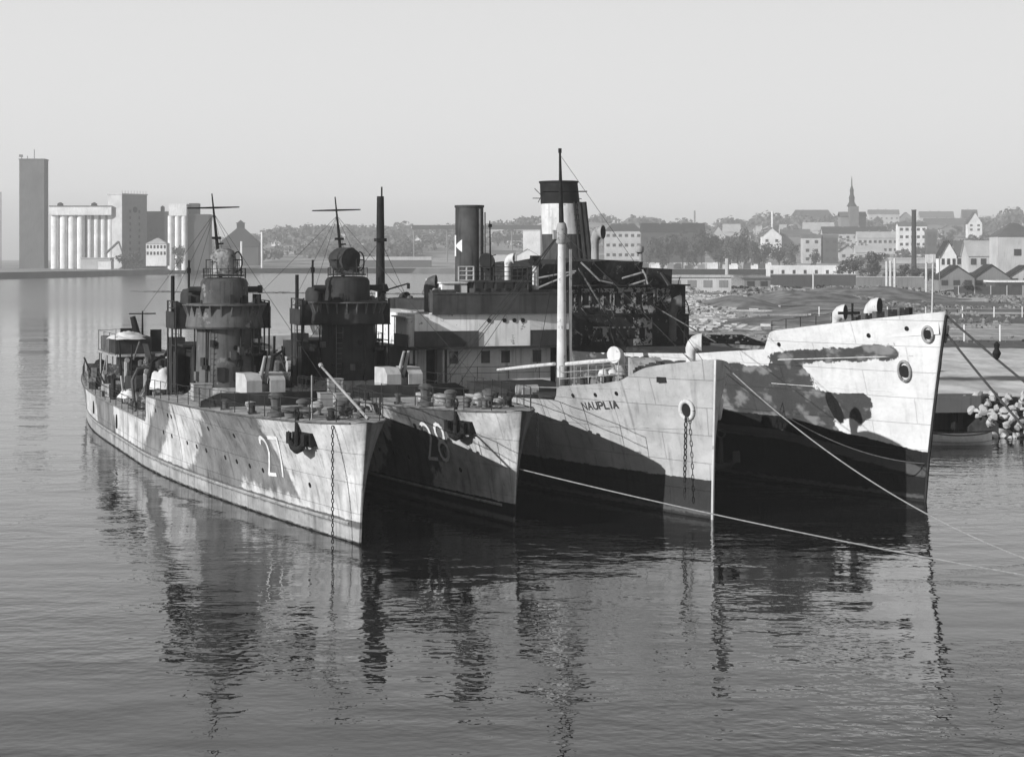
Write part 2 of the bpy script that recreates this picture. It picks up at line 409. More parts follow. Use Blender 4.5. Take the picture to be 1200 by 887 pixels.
# ---------------------------------------------------------------- torpedo boats
def warship(name, label, loc, number, rnd, variant):
    rng = random.Random(rnd)
    root = thing(name, label, 'warship', loc, HEAD + R(variant * .0), 'torpedo boats moored side by side')
    brk = 31.6
    def zr(st): return 5.15 - 1.0 * min(1, st / 32) ** .75 if st < 32 else 4.15 - .9 * min(1, (st - 32) / 30)
    def zt(st):
        if st < brk: return zr(st)
        k = min(1, (st - brk) / .5)
        low = 2.65 - .1 * math.sin(min(1, (st - brk) / 50) * math.pi) + .1 * max(0, (st - 60) / 20)
        return zr(brk) + (low - zr(brk)) * k
    H = Hull(L=81, B=4.1, Lf=30, pf=2.4, ef=.6, Lw=34, pw=1.6, ew=1.0, La=30, trd=.45, trw=.25, pa=2.4, rake=1.0, q=2.0,
             zref=zr, ztop=zt, zdeck=zt, bulwark=False)
    # camouflage: slanting dark patches
    def camo(st, z, sd):
        v = -1.0
        if sd < 0:
            pat = [(29.0, 2.2, 1.0), (15.8, 4.2, 1.1), (50, 4.5, -.6), (66, 3.5, .6)] if variant == 0 else [(9.5, 3.0, .8), (24, 4, -.7), (44, 5, .6), (62, 4, -.6)]
            for c, w, k in pat: v = max(v, (w - abs(st - c + k * (z - 2.2) * 1.5)) * .5)
            if variant == 0: v = max(v, min((12.5 - st) * .5, (st - 6.6 + (z - 2) * -.7) * .8, (z - 1.3)))
        else:
            v = max(v, 1.2 * math.sin(st * .21 + z * .5))
        for k, c in enumerate((1.9, 6.1, 12.2, 14.6, 18.9, 23.3, 27.1, 30.4, 36, 41, 47, 53, 60, 66)):
            v = max(v, min((.07 + .05 * (k % 3) - abs(st - c)) * 5, (z - (3.4 - .9 * (k % 3)) + .3 * (k % 2)) * 1.2, .2))
        return v
    H.build(root, MATS['hull_%d' % variant], camo, lambda st, z: z - .95)
    H.deck(root, 'deck_steel')
    dk = lambda st: zt(st) + .03
    # edge of the deck: gunwale bar
    mb = MB()
    for side in (-1, 1): mb.tube([H.pt(st, zt(st), side, .02) for st in [.4, 1, 2, 3, 5, 7, 10, 13, 16, 20, 24, 28, 31.2]], .045, 6)
    mb.build('gunwale', 'grey_steel', root)
    # rubbing strake near the waterline
    mb = MB()
    for side in (-1, 1): mb.tube([H.pt(st, .78, side, .0) for st in [1 + 2 * i for i in range(39)]], .07, 6)
    mb.build('rubbing_strake', 'pale_steel', root)
    # number
    w, h = 1.1, 1.75
    if variant == 0: f = lambda u, v: (9.3 - u - v * .12, 2.05 + v + u * .06)
    else: f = lambda u, v: (7.7 - u - v * .1, 2.3 + v + u * .05)
    H.strokes('hull_number', word(number, .98, h, .42), .17, -1, f, 'number_paint', root)
    H.strokes('hull_number', word(number, .98, h, .42), .17, 1, lambda u, v: (6.5 + u, 2.2 + v), 'number_paint', root)
    portholes(H, root, [(st, 1.95 + .02 * st, -1) for st in (4.6, 9.9, 11.6, 13.4, 15.1, 18.2, 19.9, 21.7, 25, 27)] + [(st, 3.55, -1) for st in (12.4, 16.5, 24.2, 25.1, 28.5)], .12)
    for st in (44, 56): # dark oval scuttles
        c = H.pt(st, 1.7, -1, .02); mb = MB(); mb.lathe([(.02, -.05), (.3, -.04), (.3, .04), (.02, .05)], c, 14, M=Matrix.Rotation(R(90), 4, 'X') @ Matrix.Diagonal((.8, 1.5, 1, 1))); mb.build('scuttle', 'black_steel', root)
    # anchor in its bed under the starboard rail, chain from the hawse, cap rail
    st = 3.9 if variant == 0 else 3.5
    p = H.pt(st, zt(st) - .5, -1, .22); anchor(root, p, R(12))
    bed = MB(); bed.cbox(H.pt(st - .1, zt(st) - .75, -1, -.02), (2.0, .35, .55), R(10)); bed.build('anchor_bed', 'black_steel', root)
    if variant == 0: chain([H.pt(1.25, zt(2) - .05, -1, .06), H.pt(1.25, zt(2) - .05, -1, .06) + Vector((0, .0, -4.9))], .05, 'anchor_chain', root)
    else: chain([H.pt(.8, zt(1) - .0, 1, .25), H.pt(.8, zt(1), 1, .25) + Vector((0, 0, -1.7))], .05, 'anchor_chain', root, 'grey_steel')
    # forecastle gear
    for x, y in ((3.4, 0), (6.6, -.9), (6.6, 1.0)): capstan(root, -x, y, dk(x), .27, .75, 'grey_steel')
    capstan(root, -7.0, -2.05, dk(7), .3, 1.05)
    for x, y in ((2.6, -.6), (4.4, 1.2), (5.2, -1.4), (10, 2.4), (10.5, -2.4), (15, -2.8)): bollard(root, -x, y, dk(x), yaw=R(rng.uniform(-20, 20)), m=rng.choice(['dark_steel', 'grey_steel']))
    for i in range(9):
        x = rng.uniform(2.2, 14); y = rng.uniform(-1, 1) * H.b(x, 5) * .7
        mb = MB(); rr = rng.uniform(.15, .3)
        mb.lathe([(rr, 0), (rr, .18), (rr * 1.6, .3), (rr * 1.4, .42), (.02, .48)], (-x, y, dk(x)), 12); mb.build('mushroom_vent', rng.choice(['pale_steel', 'grey_steel']), root, smooth=35)
    mb = MB()
    for yy in (-.35, .35): mb.tube([(-1.2, yy * .5, dk(1) + .08), (-3.4, yy, dk(3) + .1), (-5.6, yy, dk(5) + .07)], .05, 5)
    mb.build('deck_chain', 'rust', root)
    for side in (-1, 1): rail(root, [H.pt(st, zt(st), side, -.12) for st in (1.2, 3, 5.5, 9, 13, 17, 22, 27, 31)], .95, 2.2, 2, 'dark_steel')
    if variant == 0:
        mb = MB(); mb.tube([(-.6, .5, dk(0)), (-3.9, -.7, dk(3) + 2.2)], [.07, .05], 8); mb.tube([(-3.9, -.7, dk(3) + 2.2), (-4.0, -.74, dk(3) + 2.32)], .1, 8); mb.build('jack_staff', 'pale_steel', root)
        mb = MB(); mb.tube([(-3.0, -1.35, dk(3)), (-3.0, -1.35, dk(3) + 1.9)], .04, 6); mb.build('stanchion', 'pale_steel', root)
    # breakwater: curved plate across the deck with knees
    mb = MB(); rows_o = []
    for i in range(25):
        y = -3.55 + 7.1 * i / 24; x = -17.6 + .9 * (1 - (y / 3.55) ** 2)
        hh = .28 + .42 * min(1, (1 - abs(y) / 3.55) * 4)
        rows_o.append([Vector((x, y, dk(17.5) - .06)), Vector((x + .12, y, dk(17.5) + hh)), Vector((x + .07, y, dk(17.5) + hh)), Vector((x - .05, y, dk(17.5) - .06))])
    mb.quadmesh(rows_o); mb.build('breakwater', 'dark_steel', root)
    # forward gun in its shield
    gx, gz = (-20.6, dk(20.6)) if variant == 0 else (-19.2, dk(19.2))
    mb = MB(); mb.lathe([(.85, 0), (.85, .25), (.7, .3), (.7, .45), (.02, .5)], (gx, .15, gz), 20); gb = mb.build('gun_platform', 'pale_steel', root, smooth=40)
    mb = MB(); M = Matrix.Translation((gx, .15, gz + .12)) @ Matrix.Rotation(R(8), 4, 'Z')
    def pl(p): return [M @ Vector(q) for q in p]
    t = .05
    for sy in (-1, 1):
        y = sy * 1.05; y2 = y - sy * t
        prof = [(.75, 0), (.75, 1.05), (.35, 1.4), (-.95, 1.4), (-.95, .35), (-.5, 0)]
        a = [M @ Vector((px, y, pz)) for px, pz in prof]; b2 = [M @ Vector((px, y2, pz)) for px, pz in prof]
        va = [mb.bm.verts.new(p) for p in a]; vb = [mb.bm.verts.new(p) for p in b2]
        mb.bm.faces.new(va); mb.bm.faces.new(vb[::-1])
        for i in range(6): mb.bm.faces.new((va[i], va[(i + 1) % 6], vb[(i + 1) % 6], vb[i]))
    for y0, y1 in ((-1.0, -.22), (.22, 1.0)):   # front plates either side of the gun slot
        mb.box(.68, .75, y0, y1, 0, 1.05, M)
        mb.quadmesh([pl([(.75, y0, 1.05), (.75, y1, 1.05)]), pl([(.35, y0, 1.4), (.35, y1, 1.4)])])
        mb.box(-.95, .34, y0, y1, 1.36, 1.4, M)
    mb.box(.68, .75, -.22, .22, 0, .45, M)
    gs = mb.build('gun_shield', 'gun_white', root)
    mb = MB(); el = R(62)
    for yy in (-.13, .13):
        p0 = M @ Vector((.1, yy, .75)); p1 = M @ Vector((.1 + 1.75 * math.cos(el), yy, .75 + 1.75 * math.sin(el)))
        mb.tube([p0, (p0 + p1) / 2, p1], [.13, .1, .075], 10)
    mb.box(-.5, .35, -.3, .3, .3, .85, M); mb.build('gun_barrel', 'pale_steel', gs, smooth=40)
    for dx, dy, sz in (((-24.2, -2.3, .85), (-14.6, 2.9, .6), (-15.8, 2.4, .6)) if variant == 0 else ((-25.0, -2.0, .7),)):
        mb = MB(); mb.box(dx - sz / 2, dx + sz / 2, dy - sz * .6, dy + sz * .6, dk(-dx), dk(-dx) + sz); mb.box(dx - sz / 2 - .03, dx + sz / 2 + .03, dy - sz * .6 - .03, dy + sz * .6 + .03, dk(-dx) + sz, dk(-dx) + sz + .05); mb.build('deck_locker', 'pale_steel', root, bevel=.02)
    # bridge tower
    bx, bz = -30.0, dk(30)
    dm = 'bridge_%d' % variant
    mb = MB(); mb.lathe([(1.75, 0), (1.62, .6), (1.55, 3.6), (1.6, 3.75)], (bx + .2, 0, bz), 36); tower = mb.build('bridge_tower', dm, root, smooth=40)
    mb = MB(); mb.lathe([(2.4, -.02), (2.1, .12), (1.7, .5)], (bx + .2, 0, bz), 36, sx=1.0); mb.build('tower_base', 'pale_steel', root, smooth=40)
    mb = MB(); mb.box(-35.6, bx, -1.75, 1.75, bz - 1.6, bz + 2.7); mb.box(-34.6, bx - .3, -2.25, 2.25, bz + 2.7, bz + 2.82); mb.build('chart_house', 'dark_steel', root)
    for y in (-.5, .35):
        mb = MB(); mb.cbox((bx + 1.75, y, bz + 1.25), (.25, .42, .75)); mb.build('cabinet', 'dark_steel', tower)
    portholes_on = [(-30, 2.9), (12, 2.7)]
    for a, z in portholes_on:
        c = Vector((bx + .2 + 1.56 * math.cos(R(a)), 1.56 * math.sin(R(a)), bz + z)); n = Vector((math.cos(R(a)), math.sin(R(a)), 0))
        mb = MB(); mb.tube([c - n * .05, c + n * .05], .14, 12); mb.build('porthole', 'black_steel', tower)
    # open bridge ring: narrow foot, wide lip, gusset fins
    rz0 = bz + 3.75
    mb = MB(); mb.lathe([(1.5, 0), (2.1, .02), (2.18, .12), (2.02, 1.2), (2.12, 1.3), (2.12, 1.4), (1.3, 1.42)], (bx + .2, 0, rz0), 40); ring = mb.build('open_bridge', dm, root, smooth=30)
    mb = MB()
    for k in range(15):
        a = R(-110 + 220 * k / 14); M = Matrix.Translation((bx + .2, 0, rz0)) @ Matrix.Rotation(a, 4, 'Z')
        rows = [[M @ Vector((2.05, dy, .55)), M @ Vector((2.05, dy, 1.28)), M @ Vector((2.32, dy, 1.28))] for dy in (-.035, .035)]
        va = [[mb.bm.verts.new(p) for p in r] for r in rows]
        mb.bm.faces.new(va[0]); mb.bm.faces.new(va[1][::-1])
        for i in range(3): mb.bm.faces.new((va[0][i], va[0][(i + 1) % 3], va[1][(i + 1) % 3], va[1][i]))
    mb.lathe([(2.03, 1.29), (2.36, 1.29), (2.36, 1.345), (2.03, 1.345)], (bx + .2, 0, rz0), 40, R(-115), R(115)); mb.build('gusset_fins', 'grey_steel', ring)
    # wings with their plating aft of the ring and posts to the deck
    for sy in (-1, 1):
        mb = MB(); mb.box(-33.2, bx - .2, sy * 1.6 if sy > 0 else -2.75, 2.75 if sy > 0 else -1.6, rz0 - .05, rz0 + .03)
        mb.box(-33.2, bx - .4, sy * 2.72 - .03, sy * 2.72 + .03, rz0 + .04, rz0 + (1.2 if sy > 0 else .9)); mb.cbox((bx - .35, sy * 2.35, rz0 + .6), (.06, .8, 1.15))
        mb.box(-33.2, -32.2, sy * 2.2 - .4, sy * 2.2 + .4, bz + .1, rz0 - .9 - .3 * sy); mb.build('bridge_wing', 'dark_steel', root)
        mb = MB()
        for x, y in ((-33.1, 2.65), (bx - .3, 2.65), (-33.1, 1.9), (-31.6, 2.65)):
            mb.tube([(x, sy * y, bz - (0 if x > -31.6 else 0)), (x, sy * y, rz0 + 1.5)], .055, 6)
        for z in (-2.0, -1.0, .7, 1.1, 1.5): mb.tube([(-33.1, sy * 2.65, rz0 + z), (bx - .3, sy * 2.65, rz0 + z)], .03, 5)
        mb.build('wing_frame', 'dark_steel', root)
        mb = MB(); mb.cbox((-31.5, sy * 2.55, bz + 1.3), (1.8, .1, 2.2)); mb.build('splinter_screen', 'dark_steel', root)
        mb = MB(); mb.cbox((-30.7, sy * 2.5, rz0 + 1.15), (.35, .3, .5)); mb.lathe([(.05, 0), (.2, .05), (.22, .4), (.05, .5)], (-31.6, sy * 2.4, rz0 + 1.0), 12); mb.build('signal_lamp', 'dark_steel', root)
    for x, y, z0_, z1_ in ((bx + 1.6, -.85, bz, rz0 + .1), (-33.3, -2.2, bz, rz0 + 1.2), (-33.3, 2.2, bz, rz0 + 1.2)):
        mb = MB(); mb.tube([(x, y - .2, z0_), (x, y - .2, z1_)], .025, 4); mb.tube([(x, y + .2, z0_), (x, y + .2, z1_)], .025, 4)
        for k in range(int((z1_ - z0_) / .3)): mb.tube([(x, y - .2, z0_ + .3 * k), (x, y + .2, z0_ + .3 * k)], .02, 4)
        mb.build('ladder', 'grey_steel', root)
    for k in range(14):
        a = R(rng.uniform(-120, 120)); rr = 1.95; mb = MB(); s_ = rng.uniform(.15, .4)
        mb.cbox((bx + .2 + rr * math.cos(a), rr * math.sin(a), rz0 + 1.4 + s_ * .6), (s_ * .5, s_ * .6, s_ * 1.3), a); mb.build('bridge_instrument', rng.choice(['black_steel', 'dark_steel']), ring)
    for k in range(12):
        a = R(rng.uniform(-115, 100)); zz = bz + rng.uniform(.6, 3.3); s_ = rng.uniform(.12, .34); mb = MB(); mb.cbox((bx + .2 + 1.68 * math.cos(a), 1.68 * math.sin(a), zz), (.22, s_, s_ * rng.uniform(.8, 2)), a); mb.build('tower_fitting', rng.choice(['dark_steel', 'grey_steel', 'black_steel']), tower)
    for a in (-95, -48, 22, 58):
        mb = MB(); a = R(a); mb.tube([(bx + .2 + 1.72 * math.cos(a), 1.72 * math.sin(a), bz), (bx + .2 + 1.66 * math.cos(a), 1.66 * math.sin(a), rz0)], .05, 6); mb.build('conduit', 'dark_steel', tower)
    mb = MB(); mb.lathe([(1.6, -.04), (2.15, -.04), (2.15, .04), (1.6, .04)], (bx + .2, 0, bz + 2.3), 30, R(35), R(150)); mb.build('side_gallery', 'dark_steel', tower)
    rail(tower, [(bx + .2 + 2.1 * math.cos(R(a)), 2.1 * math.sin(R(a)), bz + 2.34) for a in range(35, 151, 23)], .9, 1, 2, 'dark_steel', 'gallery_rail')
    rail(ring, [(bx + .2 + 1.2 * math.cos(R(a)), 1.2 * math.sin(R(a)), rz0 + 2.8) for a in range(-150, 151, 30)], .55, 1, 1, 'dark_steel', 'roof_rail')
    # rangefinder house on top
    uz = rz0 + 1.42
    mb = MB(); mb.lathe([(1.35, 0), (1.32, 1.15), (1.2, 1.34), (.9, 1.42), (.02, 1.44)], (bx + .1, 0, uz), 32); uh = mb.build('rangefinder_house', dm, root, smooth=40)
    mb = MB(); mb.tube([(bx + .1, 1.2, uz + .75), (bx + .0, 2.15, uz + .75)], .17, 12); mb.tube([(bx + .0, 1.95, uz + .75), (bx + .0, 2.17, uz + .75)], .23, 12); mb.build('rangefinder_arm', 'dark_steel', uh, smooth=40)
    mb = MB(); mb.tube([(bx + .1, -1.2, uz + .75), (bx + .0, -2.0, uz + .75)], .17, 12)
    mb.build('rangefinder_arm', 'dark_steel', uh, smooth=40)
    mb = MB(); mb.lathe([(.85, 0), (.85, 1.0), (.7, 1.25), (.02, 1.35)], (bx - .9, -1.45, uz - .5), 20); mb.build('lookout_sight', 'dark_steel', uh, smooth=40)
    # director: canvas covered drum in a ring frame
    dz = uz + 1.46
    mb = MB()
    if variant == 0: mb.lathe([(.78, 0), (.8, .5), (.78, 1.0), (.62, 1.32), (.3, 1.45), (.02, 1.47)], (bx, 0, dz + .15), 20, sy=.9)
    else: mb.tube([(bx - .5, -.35, dz + .95), (bx + .55, .1, dz + .95)], [.72, .72], 22); mb.lathe([(.75, 0), (.62, .25), (.3, .3)], (bx, 0, dz + .15), 18)
    for v in mb.bm.verts:
        v.co += Vector((1, 1, 0)) * (noise.noise(v.co * 2.2) * .13)
    di = mb.build('director', 'director_%d' % variant, root, smooth=50)
    mb = MB(); mb.lathe([(1.15, 0), (1.15, .08), (.3, .1)], (bx, 0, dz + .03), 24)
    for a in (20, 70, 120, 200, 250, 310): mb.tube([(bx + 1.0 * math.cos(R(a)), 1.0 * math.sin(R(a)), dz), (bx + 1.0 * math.cos(R(a)), 1.0 * math.sin(R(a)), dz + .95)], .03, 5)
    mb.tube([(bx + 1.0 * math.cos(R(a)), 1.0 * math.sin(R(a)), dz + .95) for a in range(20, 311, 15)], .03, 5)
    t0 = Vector((bx + .2, .75, dz + .85)); mb.tube([t0 + Vector((.0, .25 * math.cos(R(a)), .55 * math.sin(R(a)))) for a in range(0, 361, 20)], .045, 5); mb.build('director_frame', 'dark_steel', di)
    # mast
    mz = dz + 1.2
    top = Vector((bx - .7, -.55, 15.55)); bot = Vector((bx - .75, .05, mz - 2.2))
    mb = MB(); mb.tube([bot, bot.lerp(top, .55), top], [.13, .09, .035], 8)
    mb.tube([bot.lerp(top, .5), bot.lerp(top, .5) + Vector((.1, .35, .03))], .05, 6); mb.cbox(bot.lerp(top, .56), (.25, .5, .14)); mb.cbox(bot.lerp(top, .4), (.3, .26, .5))
    ms = mb.build('mast', 'black_steel', root)
    yc = bot.lerp(top, .86); mb = MB(); mb.tube([yc + Vector((0, -1.48, -.04)), yc, yc + Vector((.02, 1.48, .05))], [.035, .06, .035], 6); mb.build('yard', 'black_steel', ms)
    mb = MB(); mb.tube([(bx - 1.6, -1.7, uz - .7), (bx - 1.6, -1.7, uz + 2.4)], .07, 6); mb.tube([(bx - 2.3, -2.5, rz0 + .2), (bx - 2.3, -2.5, uz + 1.5)], .11, 8); mb.cbox((bx - 1.6, -1.7, uz + 1.8), (.2, .2, .3)); mb.build('signal_pole', 'black_steel', root)
    # stripped midships: engine casing, funnel seats, torpedo tubes, searchlight platform
    zm = lambda st: zt(st) + .03
    mb = MB(); mb.box(-46, -36.2, -1.5, 1.5, zm(40) - .1, zm(40) + 1.25); mb.box(-56, -49.5, -1.3, 1.3, zm(52) - .1, zm(52) + 1.1)
    mb.build('engine_casing', 'dark_steel', root, bevel=.04)
    for x in (-38.6, -43.6):
        mb = MB(); mb.lathe([(1.15, 0), (1.1, .6), (.95, .62), (.95, .1)], (x, 0, zm(40) + 1.2), 20, sx=1.25); mb.build('funnel_seat', 'rust', root)
    for x in (-47.8, -58.2):
        mb = MB(); mb.lathe([(.9, 0), (.9, .5), (.02, .52)], (x, .0, zm(-x)), 18)
        for y in (-.34, .34): mb.tube([(x - 3, y - .5, zm(-x) + .85), (x + 2.6, y + .45, zm(-x) + .85)], .27, 12)
        mb.build('torpedo_tube', 'grey_steel', root, smooth=40)
    # aft control platform on posts with rails, guns under covers
    pz = zm(62) + 2.5
    mb = MB(); mb.prism(rounded(-67.0, -57.6, -2.5, 2.1, 1.0), pz - .08, pz + .06)
    mb.build('gun_deck', 'pale_steel', root)
    for x in (-66.3, -63, -60, -58):
        for y in (-2.2, 1.8): mb = MB(); mb.tube([(x, y, zm(-x)), (x, y, pz - .08)], .07, 6); mb.build('deck_post', 'pale_steel', root)
    mb = MB(); mb.tube([(-66, -2.2, zm(66)), (-63, -2.2, pz - .1)], .06, 6); mb.build('brace', 'pale_steel', root)
    mb = MB(); mb.box(-64.5, -58.6, -1.3, 1.3, zm(62), pz - .1); mb.build('aft_deckhouse', 'dark_steel', root)
    for x0, x1 in ((-66.4, -64.4), (-64.1, -61.8), (-61.4, -58.6)):
        mb = MB(); mb.box(x0, x1, -2.2, -.5 + rng.uniform(0, .9), pz + .06, pz + rng.uniform(1.0, 1.4)); o = mb.build('gun_locker', rng.choice(['dark_steel', 'grey_steel']), root, bevel=.08)
    rail(root, [(-57.8, -2.3, pz), (-66, -2.4, pz), (-67, -1, pz), (-67, 1, pz)], 1.5, 2.4, 1, 'dark_steel', 'platform_rail')
    mb = MB(); mb.tube([(-61.3, .1, pz), (-61.3, .1, 8.1)], [.1, .05], 8); mb.cbox((-61.3, .1, 7.9), (.1, 1.9, .09)); mb.build('aft_mast', 'black_steel', root)
    mb = MB(); mb.cbox((-61.8, -.9, pz + .9), (.08, 1.0, 1.7)); mb.cbox((-61.6, 1.1, pz + .85), (.08, .8, 1.6)); mb.tube([(-61.3, -.2, pz + 1), (-61.3, -.6, pz + 2.6)], [.28, .2], 8); mb.build('range_board', 'black_steel', root)
    # guns amidships and astern
    for gx2, gy, gz2 in ((-57.0, -1.4, zm(57)), (-70.5, 0, zm(70)), (-41.8, -2.7, zm(42))):
        mb = MB(); mb.lathe([(.5, 0), (.42, .7), (.02, .75)], (gx2, gy, gz2), 14); mb.cbox((gx2, gy, gz2 + 1.0), (.8, .6, .5)); mb.tube([(gx2, gy, gz2 + 1.05), (gx2 - 1.9, gy - .3, gz2 + 1.55)], [.1, .05], 8)
        mb.build('deck_gun', 'dark_steel', root)
    # davit leaning outboard at the forecastle break
    mb = MB(); mb.tube([(-34.3, -3.6, zm(34)), (-35.4, -3.5, zm(34) + 1.6), (-36.6, -3.0, zm(34) + 3.1), (-37.4, -2.3, zm(34) + 3.4)], [.14, .13, .11, .08], 8); mb.build('davit', 'black_steel', root)
    mb = MB(); mb.tube([(-40.0, -3.5, zm(40)), (-40.6, -3.6, zm(40) + 1.8), (-41.1, -3.2, zm(40) + 2.5), (-41.2, -2.5, zm(40) + 2.6)], [.1, .1, .08, .06], 8); mb.build('davit', 'grey_steel', root)
    # litter of fittings left on the deck by the breakers
    for i in range(150):
        st = rng.uniform(32.5, 60) if i < 115 else rng.uniform(60, 79)
        y = rng.uniform(-1, 1) * (H.b(st, 2.6) - .5); z = zm(st); k = rng.randrange(6)
        base = z + (rng.uniform(.9, 2.0) if (abs(y) < 1.5 and 36 < st < 57) else 0); base += rng.choice([0, 0, .5, 1.0]) if 34 < st < 58 else 0
        mm = rng.choice(['dark_steel', 'dark_steel', 'black_steel', 'grey_steel', 'rust', 'pale_steel'])
        mb = MB(); sx = rng.uniform(.3, .9)
        if k == 0: mb.cbox((-st, y, base + sx * .5), (sx, sx * .8, sx), rng.uniform(0, 3)); nm = 'ready_locker'
        elif k == 1: mb.tube([(-st, y, base), (-st, y, base + sx * 1.8), (-st + .15, y, base + sx * 2), (-st + .35, y, base + sx * 2)], sx * .22, 8); nm = 'vent_pipe'
        elif k == 2: mb.lathe([(sx * .5, 0), (sx * .5, sx * .8), (sx * .2, sx), (.02, sx)], (-st, y, base), 12); nm = 'mushroom_vent'
        elif k == 3:
            mb.tube([(-st, y, base + .1), (-st + rng.uniform(-1, 1) * 1.2, y + rng.uniform(-.8, .8), base + rng.uniform(.3, 1.9))], .07, 6); nm = 'loose_pipe'
        elif k == 4:
            M = Matrix.Translation((-st, y, base + .5)) @ Matrix.Rotation(rng.uniform(0, 3), 4, 'Z') @ Matrix.Rotation(rng.uniform(-.6, .6), 4, 'X')
            mb.box(-.6 * sx - .2, .6 * sx + .2, -.03, .03, -.5, .6, M); nm = 'bent_plate'
        else:
            mb.lathe([(.12, -.35), (.45 * sx + .2, -.3), (.45 * sx + .2, .3), (.12, .35)], (-st, y, base + .55), 12, M=Matrix.Rotation(R(90), 4, 'X')); nm = 'winch_drum'
        mb.build(nm, mm, root)
    rail(root, [H.pt(st, zt(st), -1, -.15) for st in (34, 40, 48, 56, 64, 72, 79)], .9, 2.4, 2, 'dark_steel')
    for i in range(16):   # cut stanchions and pipes standing up out of the machinery
        st = rng.uniform(33, 58); y = rng.uniform(-2.6, 2.6); mb = MB(); hh = rng.uniform(1.5, 3.8)
        mb.tube([(-st, y, zm(st)), (-st + rng.uniform(-.4, .4), y + rng.uniform(-.4, .4), zm(st) + hh)], rng.uniform(.05, .14), 6); mb.build('cut_pipe', rng.choice(['black_steel', 'dark_steel', 'grey_steel']), root)
    mb = MB()
    for p in ((-34.5, -2.6, 4.4), (-34.5, 2.6, 4.4), (-2.5, 0, 5.3), (-61.3, .1, 8.0), (-33, -2.6, 9.2), (-33, 2.6, 9.2)): mb.tube([bot.lerp(top, .8), p], .012, 4, cap=False)
    mb.build('mast_stay', 'dark_steel', ms)
    # stern
    mb = MB(); mb.lathe([(.5, 0), (.55, .5), (.35, .9), (.1, 1.0), (.1, 1.5), (.02, 1.52)], (-79.2, -.6, zm(79)), 14); mb.build('smoke_float', 'black_steel', root)
    for y in (-1.2, 1.2):
        mb = MB(); mb.box(-80.5, -76.5, y - .3, y + .3, zm(79), zm(79) + .6); mb.build('depth_charge_rack', 'dark_steel', root)
    return root, H
def interp(tab):
    def f(s):
        if s <= tab[0][0]: return tab[0][1]
        for (a, x), (b2, y) in zip(tab[:-1], tab[1:]):
            if s <= b2:
                k = (s - a) / (b2 - a); return x + (y - x) * k
        return tab[-1][1]
    return f
# hull paints: light, dark, boot topping, pale band in it
MATS['hull_0'] = hull_mat('camouflaged_plating', .49, .18, .11, .34, streak=.42, blot=.3, soft=.2, namp=.4, bandrange=(-.85, -.3))
MATS['hull_1'] = hull_mat('weathered_plating', .42, .1, .012, .1, streak=.45, blot=.35, soft=.2, bandrange=(-.85, -.62))
MATS['hull_2'] = hull_mat('pale_grey_plating', .39, .26, .03, .05, streak=.28, blot=.16, seam=.2, namp=.15, soft=.25)
MATS['hull_3'] = hull_mat('white_plating', .62, .06, .011, .09, streak=.14, blot=.1, namp=.22, bandrange=(-1.25, -.75), seam=.1, mott=.2, soft=.03)
mat('gun_white', .42, .12, 2, streak=.2)
mat('bridge_0', .085, .55, .4, streak=.4, wear=.1, wearv=.18)
mat('bridge_1', .03, .35, .6, streak=.35)
mat('director_0', .2, .7, 2.2, wear=.12, wearv=.04, bump=.12)
mat('director_1', .04, .4, 1.6, bump=.08)
mat('house_white', .7, .1, .8, streak=.3, wear=.02, wearv=.25)
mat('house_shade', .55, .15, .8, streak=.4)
mat('burnt', .022, .5, .9, streak=.2, wear=.05, wearv=.16, rough=.9)
mat('burnt_pale', .02, .5, 1.3, wear=.55, wearv=.3, rough=.9)
mat('funnel_dark', .06, .25, 1, streak=.5)
mat('emblem_white', .6, .1, 2)

